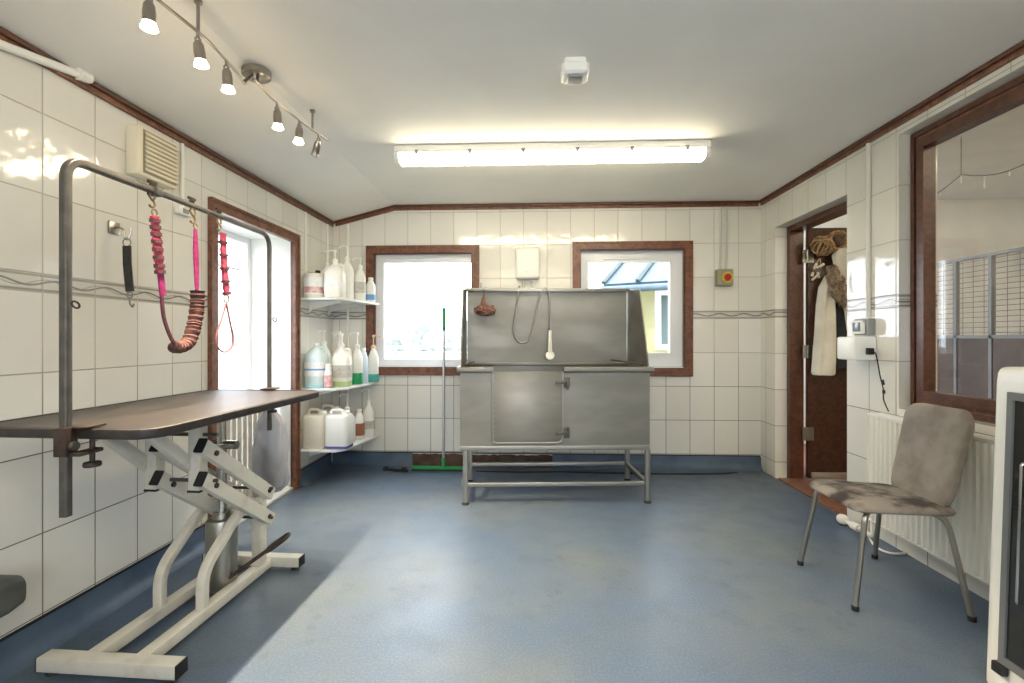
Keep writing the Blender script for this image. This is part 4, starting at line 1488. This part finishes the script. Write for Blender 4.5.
# stand
tubew = .036
for x in (.036, BW - .012):
    for y in (.018, BD - .03):
        b = B(); sweep(b, [(x, y, .018), (x, y, ZA0 - .036)], rect(tubew, tubew, .004), up=(1, 0, 0))
        lg = tb('leg', b, M_steel2)
        b = B(); lathe(b, [(0, .0003), (.026, .0003), (.028, .006), (.02, .012), (.012, .0175), (0, .0175)], (x, y, 0), 16)
        tb('foot', b, M_black, lg)
b = B()
for y in (.018, BD - .03):
    sweep(b, [(0, y, ZA0 - .0185), (BW, y, ZA0 - .0185)], rect(.035, tubew, .004), up=(0, 0, 1))
for x in (.018, BW - .018):
    sweep(b, [(x, .037, ZA0 - .0185), (x, BD - .049, ZA0 - .0185)], rect(.034, tubew - .002, .004), up=(0, 0, 1))
tb('top_frame', b, M_steel2, weld=False)
for x in (.018, BW - .018):
    b = B(); sweep(b, [(x, .037, .142), (x, BD - .049, .142)], rect(.03, .03, .004), up=(0, 0, 1))
    tb('side_stretcher', b, M_steel2)
for y in (.018, BD - .03):
    b = B(); sweep(b, [(.037, y, .142), (BW - .037, y, .142)], rect(.03, .03, .004), up=(0, 0, 1))
    tb('long_stretcher', b, M_steel2)
for x in (.125, 1.09):
    b = B(); cyl(b, (x, BD - .02, 1.6165), (x, BD - .02, 1.665), .005, 8)
    tb('top_peg', b, M_steel2)
b = B(); tube(b, [(th + .01, .06, ZA1 + .03), (th + .06, BD - .06, ZA1 + .035)], .006, 8)
tb('tether', b, M_zinc)
b = B(); tube(b, [(BW - th - .01, .10, ZA1 + .03), (BW - th - .14, BD - .06, ZA1 + .05)], .006, 8)
tb('tether', b, M_zinc)

# shower hose and handset hanging over the top of the tub
def tl(px, py_, yl):
    """point seen at px,py on the tub's own depth plane yl"""
    a = P(px, py_, Y=1.0) - Vector((0, 0, H))
    n = V
    s = ((O + V * yl) - Vector((0, 0, H))).dot(n) / a.dot(n)
    return Vector((0, 0, H)) + a * s


t2 = thing('shower_handset', 'white hand shower on a chrome hose draped over the tub back', 'shower head', tuple(tl(549.5, 360, BD - .07)))
yl = BD - .075
hp = [(tl(519.5, 289, BD + .03)), tl(519, 287.2, BD - .04), tl(516, 310, yl), tl(513.5, 330, yl), tl(517, 340, yl), tl(523, 343, yl), tl(530, 338, yl), tl(535, 318, yl), tl(539, 300, yl), tl(544, 289, yl), tl(548, 290, yl), tl(549.5, 300, yl), tl(550, 318, yl), tl(550, 331, yl)]
b = B(); tube(b, smooth_path(hp, 8), .0068, 10)
obj('hose', b, M_nickel, t2)
hh0, hh1 = tl(550, 330, yl - .01), tl(550, 352, yl - .02)
b = B(); cyl(b, hh0, hh1, .014, 14, .019)
obj('handle', b, M_wplastic, t2)
b = B(); lathe(b, [(0, -.02), (.02, -.018), (.034, -.004), (.037, .008), (.034, .014), (0, .016)], n=24, mtx=Matrix.Translation(tl(550, 355.5, yl - .02)) @ Matrix.Rotation(R(80), 4, 'X'))
obj('head', b, M_wplastic, t2)

# mesh puff
c = tl(485, 309, BD - .075)
t2 = thing('bath_puff', 'brown bath puff hanging at the top left of the steel tub', 'sponge', (c.x, c.y, c.z - .04))
b = B()
bmesh.ops.create_icosphere(b, subdivisions=4, radius=1)
for v in b.verts:
    n_ = v.co.normalized()
    f = 1 + .30 * noise.noise(n_ * 3.2) + .18 * noise.noise(n_ * 9)
    v.co = Vector((c.x, c.y, c.z - .012)) + Vector((n_.x * .085 * f, n_.y * .045 * f, n_.z * .042 * f))
obj('puff', b, M_mitt, t2)
top_ = tl(484, 297, BD - .06)
b = B(); rloft(b, [(c.x - .004, c.y, c.z + .012, .04, .03, .01), (c.x - .008, c.y, c.z + .04, .05, .035, .012), (top_.x, c.y, top_.z, .02, .02, .008)])
obj('gathered_end', b, M_mitt, t2)
b = B(); tube(b, smooth_path([(top_.x, c.y, top_.z), (top_.x, c.y + .02, top_.z + .06), tl(485.5, 287.5, BD - .03)], 6), .003, 6)
obj('cord', b, M_strap, t2)

# squeegee leaning on the sill
t = thing('floor_squeegee', 'green-headed floor squeegee with pale pole leaning on the window sill', 'squeegee', (-.86, 4.27, 0))
hb, ht = P(443.5, 466, Y=4.30), P(444, 309, Y=YB - .045)
mid = hb + (ht - hb) * .86
b = B(); cyl(b, hb, mid, .0115, 12)
obj('pole', b, M_greyalu, t)
b = B(); cyl(b, mid, ht, .0165, 12); ball(b, ht, .0165)
obj('grip', b, M_green, t)
b = B(); cyl(b, Vector((hb.x, hb.y - .003, .03)), hb + Vector((0, 0, .07)), .018, 12)
box(b, hb.x - .29, hb.x + .23, hb.y - .022, hb.y + .022, .018, .042)
obj('head', b, M_green, t, bevel=.004)
b = B(); box(b, hb.x - .29, hb.x + .23, hb.y - .012, hb.y + .004, .0005, .0175)
obj('blade', b, M_black, t)
# black strip on the floor
a0, a1 = P(385, 470.5, Z=.0), P(408, 472, Z=.0)
b = B(); sweep(b, [a0 + Vector((0, 0, .011)), (a0 + a1) / 2 + Vector((0, 0, .009)), a1 + Vector((0, 0, .011))], rect(.018, .026, .004), up=(0, 0, 1)); box(b, a0.x - .012, a0.x + .02, a0.y - .018, a0.y + .02, .0005, .035); box(b, a1.x - .06, a1.x - .02, a1.y - .01, a1.y + .045, .0005, .034)
solo('drain_clip', b, M_black, 'small black plastic strip lying on the floor left of the squeegee', 'plastic strip', weld=False)

# ================================================================== RIGHT WALL FITTINGS
conduit('cable_conduit', 'white conduit on the right wall running down to the plug socket', [(XR - .012, 3.05, ZC - .05), (XR - .012, 3.05, 1.325)], .013, mat('conduit_white', (222, 220, 210), rough=.5))
s0, s1 = P(845, 318, X=XR - .05), P(872, 335, X=XR - .05)
t = thing('plug_socket', 'grey weatherproof socket on the right wall at the foot of the conduit', 'socket', (XR, 3.06, 1.22))
b = B(); box(b, XR - .05, XR - .0005, 3.0, 3.13, 1.215, 1.32)
obj('back_box', b, M_gplastic, t, bevel=.008)
b = B(); box(b, XR - .072, XR - .0505, 3.015, 3.115, 1.225, 1.31)
cv = obj('cover', b, M_wplastic, t, bevel=.008)
b = B(); box(b, XR - .076, XR - .0725, 3.03, 3.10, 1.24, 1.295)
obj('cover_window', b, mat('smoked_window', (120, 130, 140), rough=.1), cv, bevel=.004)
t = thing('power_box', 'white power supply box on the right wall below the grey socket', 'power box', (XR, 3.1, 1.06))
b = B(); box(b, XR - .13, XR - .0005, 2.99, 3.17, 1.065, 1.208)
obj('case', b, M_wplastic, t, bevel=.012)
b = B(); box(b, XR - .07, XR - .035, 2.962, 2.9895, 1.10, 1.14)
obj('plug', b, M_black, t, bevel=.004)
b = B(); tube(b, smooth_path([(XR - .05, 2.96, 1.12), (XR - .045, 2.935, 1.10), (XR - .03, 2.925, .98), (XR - .025, 2.905, .90), (XR - .03, 2.895, .84), (XR - .02, 2.87, .775)], 6), .0035, 8)
cyl(b, (XR - .026, 2.912, .955), (XR - .024, 2.905, .925), .008); cyl(b, (XR - .025, 2.902, .895), (XR - .026, 2.898, .875), .008)
obj('flex', b, M_black, t)

# radiator
t = thing('radiator', 'white ribbed panel radiator under the right-hand window', 'radiator', (1.99, 2.4, .12))
RY0, RY1, RZ0, RZ1 = 1.80, 2.93, .125, .760
b = B()
n = 30
wv = []
pitch = (RY1 - RY0 - .04) / n
for i in range(n):
    y = RY0 + .02 + i * pitch
    wv += [(y + pitch * q, 1.985 - d) for q, d in ((.05, 0), (.22, .012), (.62, .012), (.80, 0))]
rings = []
outline = [(1.985, RY0)] + [(x, y) for y, x in wv] + [(1.985, RY1), (2.0, RY1), (2.0, RY0)]
prism(b, outline, 2, RZ0 + .012, RZ1 - .02)
obj('panel', b, M_radiator, t, angle=20)
b = B(); box(b, 1.978, 2.06, RY0 - .002, RY1 + .002, RZ1 - .0195, RZ1)
obj('top_grille', b, M_radiator, t, bevel=.004)
for ya, yb in ((RY0 - .004, RY0 - .0005), (RY1 + .0005, RY1 + .004)):
    b = B(); box(b, 1.978, 2.06, ya, yb, RZ0, RZ1 - .02)
    obj('end_panel', b, M_radiator, t)
b = B(); box(b, 1.975, 2.0, RY0, RY1, RZ0 - .0, RZ0 + .0115)
obj('lower_edge', b, M_radiator, t, bevel=.003)
for y in (2.1, 2.7):
    b = B(); box(b, 2.0005, XR - .0005, y - .02, y + .02, .25, .65)
    obj('wall_bracket', b, M_radiator, t)
b = B(); tube(b, fillet([(1.99, RY1 - .03, RZ0), (1.99, RY1 - .03, .035), (1.99, 3.16, .035)], .03), .013, 12); ball(b, (1.985, 3.17, .037), .034, sc=(1, 1.2, 1)); cyl(b, (1.99, 3.02, .035), (1.99, 3.08, .035), .024)
obj('valve', b, M_radiator, t)
b = B(); cyl(b, (XR - .022, RY0 - .3, .10), (XR - .022, RY1, .10), .011)
solo('heating_pipe', b, mat('painted_pipe', (178, 172, 160), rough=.5), 'painted heating pipe along the wall just under the radiator', 'pipe')
b = B(); tube(b, smooth_path([P(866, 530, Z=.008), P(874, 545, Z=.007), P(890, 553, Z=.007), P(908, 552.5, Z=.007), P(920, 546, Z=.007)], 8), .006, 8)
solo('floor_cable', b, M_wplastic, 'white cable looping over the floor under the chair', 'cable')

# chair
t = thing('side_chair', 'taupe suede side chair with stained seat and chrome tube legs', 'chair', (1.64, 2.38, 0))
legs = [((1.54, 2.50, .444), (1.475, 2.555, .438), (1.414, 2.605, .0)), ((1.54, 2.24, .444), (1.47, 2.19, .438), (1.418, 2.178, .0)),
        ((1.66, 2.24, .442), (1.805, 2.18, .438), (1.860, 2.118, .0)), ((1.66, 2.50, .442), (1.80, 2.56, .438), (1.862, 2.70, .0))]
for a, m_, f in legs:
    f2 = Vector(f) + Vector((0, 0, .012))
    b = B(); tube(b, fillet([Vector(a) - Vector((0, 0, .012)), Vector(m_) - Vector((0, 0, .012)), f2], .07, 8), .0118, 14)
    lg = obj('leg', b, M_legs, t)
    b = B(); lathe(b, [(0, .0003), (.014, .0003), (.0155, .004), (.0155, .02), (.0135, .022), (0, .022)], (f[0], f[1], 0), 14)
    obj('rubber_foot', b, M_black, lg)
# seat
b = B()
lv = []
for z, ins in ((.432, .03), (.435, .012), (.442, .002), (.449, 0), (.457, .004), (.464, .016), (.468, .04), (.470, .09)):
    lv.append((z, ins))
rings = []
for z, ins in lv:
    rg = []
    for a, c in rrect(.44 - 2 * ins, .43 - 2 * ins, .07 - ins * .3, 6):
        s = a / .44 + .5                      # 0 front (room side) .. 1 back
        wd = 1.04 - .12 * s
        rg.append(Vector((1.640 + a, 2.362 + c * wd - .012 * s, z - .014 * s * s + .004 * math.cos(PI * c / .47) - .012 * max(0, .12 - s) / .12)))
    rings.append(rg)
loft(b, rings)
obj('seat', b, M_fabric2, t, angle=60, label='darkly stained seat cushion')
# back
b = B()
rings = []
for d, ins in ((-.022, .03), (-.020, .012), (-.010, .001), (0, 0), (.010, .001), (.020, .012), (.022, .03), (.023, .08)):
    rg = []
    for a, c in rrect(.375 - 2 * ins, .455 - 2 * ins, .075 - ins * .3, 7):
        v = c / .455 + .5
        wd = 1.0 - .10 * (1 - v)
        curve = .03 * (a / .22) ** 2
        rg.append(Vector((1.822 + .105 * v + .012 * math.sin(PI * v) - d - curve, 2.342 + a * wd, .43 + .450 * v)))
    rings.append(rg)
loft(b, rings)
obj('backrest', b, M_fabric, t, angle=60)
b = B()
for yy in (2.25, 2.47):
    sweep(b, smooth_path([(1.72, yy, .427), (1.835, yy, .426), (1.868, yy, .45), (1.895, yy, .56)], 6), rect(.025, .008, .002), up=(0, 1, 0))
obj('back_bracket', b, M_zinc, t)

# white cabinet with glass door at the right edge
t = thing('glass_front_cabinet', 'white cabinet with smoked glass door at the right edge of the photo', 'cabinet', (1.82, 1.4, 0))
ax0, ax1, ay0, ay1, az = 1.595, 2.055, 1.02, 1.745, 1.10
b = B()
rings = []
for z, g in ((.0005, -.03), (.012, -.035), (.05, -.034), (az - .05, 0), (az - .02, .004), (az - .006, .012), (az, .03)):
    rings.append([Vector((x, y, z)) for x, y in ((ax0 + g, ay0), (ax0 + g, ay1 - .03 - abs(g) * .3), (ax0 + .012 + g, ay1 - .008), (ax0 + .03 + g, ay1), (ax1, ay1), (ax1, ay0))])
loft(b, rings)
obj('case', b, M_wplastic, t, bevel=.004)
def fx(z):
    return ax0 - .034 + .034 * (z - .05) / (az - .1)
b = B()
def quadbox(y0, y1, z0, z1, d0, d1):
    loft(b, [[Vector((fx(z) - d, y, z)) for y, z in ((y0, z0), (y1, z0), (y1, z1), (y0, z1))] for d in (d0, d1)])
g0, g1, gz0, gz1 = 1.07, 1.672, .12, 1.02
for q in ((g0, g1, gz1 - .025, gz1), (g0, g1, gz0, gz0 + .025), (g0, g0 + .02, gz0 + .025, gz1 - .025), (g1 - .02, g1, gz0 + .025, gz1 - .025)):
    quadbox(*q, .001, .014)
dr = obj('door_frame', b, mat('dark_grey_trim', (108, 110, 110), rough=.4), t, weld=False)
b = B(); quadbox(g0 + .021, g1 - .021, gz0 + .026, gz1 - .026, .001, .007)
obj('glass_panel', b, M_darkglass, dr)
b = B(); tube(b, fillet([(fx(.35) - .007, 1.60, .35), (fx(.35) - .03, 1.60, .35), (fx(.8) - .03, 1.60, .8), (fx(.8) - .007, 1.60, .8)], .02), .004, 8)
obj('door_handle', b, M_chrome, dr)
for yy in (1.09, 1.665):
    b = B(); quadbox(yy - .02, yy + .02, .085, .119, .001, .024)
    obj('hinge', b, M_black, t, bevel=.004)

# ================================================================== COAT AND WICKER ON THE OPEN DOOR
cy0 = ly0
b = B(); box(b, lx0 + .10, lx0 + .62, cy0 - .022, cy0 - .0005, 1.93, 1.99)
t = thing('coat_rack', 'dark wooden peg rail across the top of the open brown door', 'coat rack', (lx0 + .36, cy0, 1.93))
obj('rail', b, M_wood2, t, bevel=.004)
for i in range(5):
    x = lx0 + .15 + i * .105
    b = B(); tube(b, smooth_path([(x, cy0 - .0225, 1.955), (x, cy0 - .06, 1.95), (x, cy0 - .085, 1.975)], 5), .008, 8)
    obj('peg', b, M_zinc, t)
def px_(x, y, dy):
    return P(x, y, Y=cy0 - dy)
# coat
t = thing('coat', 'long cream coat with brown fur trim hanging on the open door', 'coat', tuple(px_(826, 376, .07)))
def cloth(levels, dy, ry, folds, amp, seed):
    bb = B()
    rings = []
    n = 36
    L = []
    for i in range(len(levels) - 1):
        for k in range(5):
            s = k / 5
            L.append(tuple(levels[i][q] * (1 - s) + levels[i + 1][q] * s for q in range(3)))
    L.append(levels[-1])
    for (xa, xb, y) in L:
        a, c = px_(xa, y, dy), px_(xb, y, dy)
        cx, rx = (a.x + c.x) / 2, (c.x - a.x) / 2
        rg = []
        for j in range(n):
            an = 2 * PI * j / n
            f = 1 + amp * math.sin(folds * an + seed + y * .02) + .06 * noise.noise(Vector((math.cos(an) * 1.5, math.sin(an) * 1.5, y * .05 + seed)))
            rg.append(Vector((cx + rx * math.cos(an), a.y + ry * f * math.sin(an), a.z)))
        rings.append(rg)
    loft(bb, rings)
    return bb
obj('coat_body', cloth([(826, 834, 275), (819, 836, 287), (816.5, 835.5, 305), (815, 836, 330), (813, 836, 355), (811.5, 835, 373), (813, 834, 375)], .075, .045, 5, .30, 0), M_coat, t)
obj('coat_hood', cloth([(836, 844, 249), (832, 853, 256), (835, 857, 270), (840, 860, 290), (844, 861, 312), (846, 861, 330)], .095, .05, 4, .22, 2), M_coat, t)
bb = cloth([(828, 834, 266), (826, 840, 274), (828, 845, 285), (834, 848, 297), (841, 851, 306)], .135, .035, 9, .22, 1)
for v in bb.verts:
    v.co += noise.noise_vector(v.co * 38) * .028
obj('fur_trim', bb, M_fur, t)
obj('lining', cloth([(836, 850, 300), (834, 858, 320), (833, 860, 350), (834, 860, 368)], .065, .035, 5, .12, 3), M_navy, t)
# wicker
wc = px_(822.5, 246, .09)
t = thing('wicker_ball', 'tangled wicker ball hanging at the top of the peg rail', 'wicker ornament', (wc.x, wc.y, wc.z - .08))
for i in range(13):
    n_ = Vector((random.uniform(-1, 1), random.uniform(-1, 1), random.uniform(-1, 1))).normalized()
    b = B(); ring(b, wc, .082 + random.uniform(-.008, .004), .006, n_, 24)
    obj('wicker_hoop', b, M_wicker, t)
wc2 = px_(837, 241, .085)
t = thing('wicker_wreath', 'brown wicker wreath hanging behind the coat on the peg rail', 'wicker ornament', (wc2.x, wc2.y, wc2.z - .09))
for i in range(6):
    b = B(); ring(b, wc2 + Vector((random.uniform(-.01, .01), random.uniform(-.02, .02), random.uniform(-.01, .01))), .07, .010, Vector((random.uniform(-.3, .3), 1, random.uniform(-.3, .3))), 24)
    obj('wicker_hoop', b, M_wicker, t)
t = thing('toggle_cord', 'ivory toggles on a cord hanging under the wicker ball', 'cord', tuple(px_(816, 275, .07)))
p0, p1, p2, p3 = px_(820, 258, .06), px_(815, 266, .075), px_(812, 276, .075), px_(819, 278, .075)
b = B(); tube(b, smooth_path([p0, p1, p2], 6), .004, 6); tube(b, smooth_path([p0, px_(821, 268, .07), p3], 6), .004, 6)
obj('cord', b, M_wicker, t)
for a, c in ((p1 + (p0 - p1) * .3, p1 + (p2 - p1) * .3), (p2 + (p1 - p2) * .35, p2), (p3 + Vector((-.01, 0, .05)), p3), (px_(817, 268, .08), px_(824, 264, .08)), (px_(812, 280, .08), px_(819, 274, .08))):
    b = B(); cyl(b, a, c, .010, 10)
    obj('toggle', b, M_ivory, t)

# ================================================================== OUTSIDE
b = B(); box(b, -60, 60, YB + .2, 120, -.45, -.25); box(b, -60, XL - .42, -60, YB + .2, -.45, -.25)
g = solo('ground', b, [M_grass], 'pale grass outside the windows', 'ground', smooth=False, weld=False)
g['kind'] = 'structure'
b = B(); box(b, -6, XL - .42, 1, 6, -.25, -.02)
g = struct('path', b, M_concrete, smooth=False)
t = thing('garden_wall', 'white block wall outside the left doorway', 'wall', (-4.6, 3.8, -.25))
b = B()
for r_ in range(9):
    for k in range(12):
        y0 = 1.2 + k * .56 + (.28 if r_ % 2 else 0)
        box(b, -4.75, -4.6, y0, y0 + .55, -.25 + r_ * .28, -.25 + r_ * .28 + .272)
obj('blocks', b, M_render, t, weld=False, smooth=False)
b = B(); box(b, -4.8, -4.57, 1.15, 8.3, 2.27, 2.33)
obj('coping', b, M_concrete, t)
mb = P(240, 337, X=-4.55)
t = thing('meter_box', 'small grey box fixed to the white wall outside the doorway', 'meter box', (-4.6, mb.y, mb.z - .1))
b = B(); box(b, -4.599, -4.5, mb.y - .14, mb.y + .14, mb.z - .12, mb.z + .12)
obj('case', b, M_gplastic, t, bevel=.01)
b = B(); box(b, -4.4995, -4.49, mb.y - .11, mb.y + .11, mb.z - .09, mb.z + .09)
obj('door', b, M_lgrey, t, bevel=.003)

# neighbouring building seen in the right window
t = thing('outbuilding', 'pale yellow building with blue sheet roof outside the right-hand back window', 'building', (4.2, 9.4, -.25))
e0, e1 = P(602, 288, Y=8.2), P(676, 268, Y=8.2)
bx0 = P(637, 300, Y=9.0).x
b = B(); box(b, bx0, bx0 + 4, 9.0, 12.5, -.25, 2.5)
wl = obj('wall', b, M_yellowwall, t, smooth=False)
w0, w1 = P(655, 290, Y=9.0), P(690, 350, Y=9.0)
b = B(); rect_frame(b, w0.x, w1.x, w1.z, w0.z, .10, 8.95, 8.999)
wf = obj('window_frame', b, M_upvc, t, weld=False)
b = B(); box(b, w0.x + .11, w1.x - .11, 8.97, 8.98, w1.z + .11, w0.z - .11)
obj('pane', b, mat('grey_green_glass', (92, 108, 108), rough=.1), wf)
# lean roof: eave towards the viewer, rising away and to the right
E0, E1 = P(603, 287, Y=8.0), P(684, 273, Y=8.0)
E1 = Vector((E0.x + 4.5, 8.0, E0.z + .25))
R0, R1 = Vector((E0.x + 1.6, 10.5, E0.z + 1.7)), Vector((E1.x + 1.6, 10.5, E1.z + 1.7))
nrm = (E1 - E0).cross(R0 - E0).normalized()
b = B(); loft(b, [[p for p in (E0, E1, R1, R0)], [p + nrm * .05 for p in (E0, E1, R1, R0)]])
rf = obj('roof', b, M_roofblue, t, smooth=False)
for i in range(9):
    s = i / 8
    b = B(); beam(b, E0.lerp(E1, s) + nrm * .075, R0.lerp(R1, s) + nrm * .075, .07, .05, up=nrm)
    obj('roof_batten', b, M_roofgreen, rf)
b = B(); tube(b, [E0 + Vector((-.05, -.06, -.06)), E1 + Vector((.05, -.06, -.06))], .06, 10)
obj('gutter', b, M_roofblue, t)

# distant hedge and trees seen in the left window
def bush(name, label, c, s, seed):
    bb = B()
    bmesh.ops.create_icosphere(bb, subdivisions=4, radius=1)
    for v in bb.verts:
        n_ = v.co.normalized()
        f = 1 + .28 * noise.noise(n_ * 2.1 + Vector((seed, 0, 0))) + .18 * noise.noise(n_ * 6 + Vector((seed, 3, 0))) + .08 * noise.noise(n_ * 15)
        v.co = Vector(c) + Vector((n_.x * s[0] * f, n_.y * s[1] * f, max(n_.z * s[2] * f, -c[2] - .3)))
    return solo(name, bb, M_leaf, label, 'tree', group='trees beyond the left window', smooth=False)
for i, (x, s, lab) in enumerate(((-16.6, (2.2, 1.5, 1.6), 'pale distant bush at the left edge of the left window view'), (-11.2, (2.0, 1.5, 2.5), 'tallest pale distant tree in the left window view'), (-6.4, (1.6, 1.2, 2.0), 'pale distant bush right of the tallest tree in the left window'))):
    bush('distant_tree', lab, (x, 44, s[2] * .55 - .3), s, i * 5.3)
b = B()
t = thing('field_fence', 'low pale fence crossing the field beyond the left window', 'fence', (-8, 30, -.25))
for z in (.25, .6):
    b = B(); box(b, -16, 2, 29.97, 30.03, z, z + .1)
    obj('fence_rail', b, M_render, t)
for i in range(10):
    b = B(); box(b, -16 + i * 2 - .06, -16 + i * 2 + .06, 30.031, 30.13, -.25, .85)
    obj('fence_post', b, M_render, t)

# ================================================================== WORLD AND LOOK
w = bpy.data.worlds.new('overcast_sky')
SC.world = w
w.use_nodes = True
nt = w.node_tree
bg = nt.nodes['Background']
tc = N(nt, 'ShaderNodeTexCoord')
sx = N(nt, 'ShaderNodeSeparateXYZ')
nt.links.new(tc.outputs['Generated'], sx.inputs[0])
cl = N(nt, 'ShaderNodeTexNoise')
cl.inputs['Scale'].default_value = 2.2
cl.inputs['Detail'].default_value = 5
nt.links.new(tc.outputs['Generated'], cl.inputs['Vector'])
c1 = mixc(nt, mapr(nt, cl.outputs[0], .4, .7), lin((226, 235, 249)), lin((243, 246, 251)))
nt.links.new(c1, bg.inputs[0])
bg.inputs[1].default_value = 3.4
SC.view_settings.view_transform = 'Standard'
SC.view_settings.look = 'None'
SC.view_settings.gamma = 1
SC.view_settings.use_curve_mapping = False
SC.view_settings.exposure = 1.62
try:
    SC.cycles.use_denoising = True
    SC.cycles.max_bounces = 10
    SC.cycles.diffuse_bounces = 6
    SC.cycles.glossy_bounces = 4
    SC.cycles.transparent_max_bounces = 12
    SC.cycles.caustics_reflective = False
    SC.cycles.caustics_refractive = False
    SC.cycles.sample_clamp_indirect = 6
except Exception:
    pass
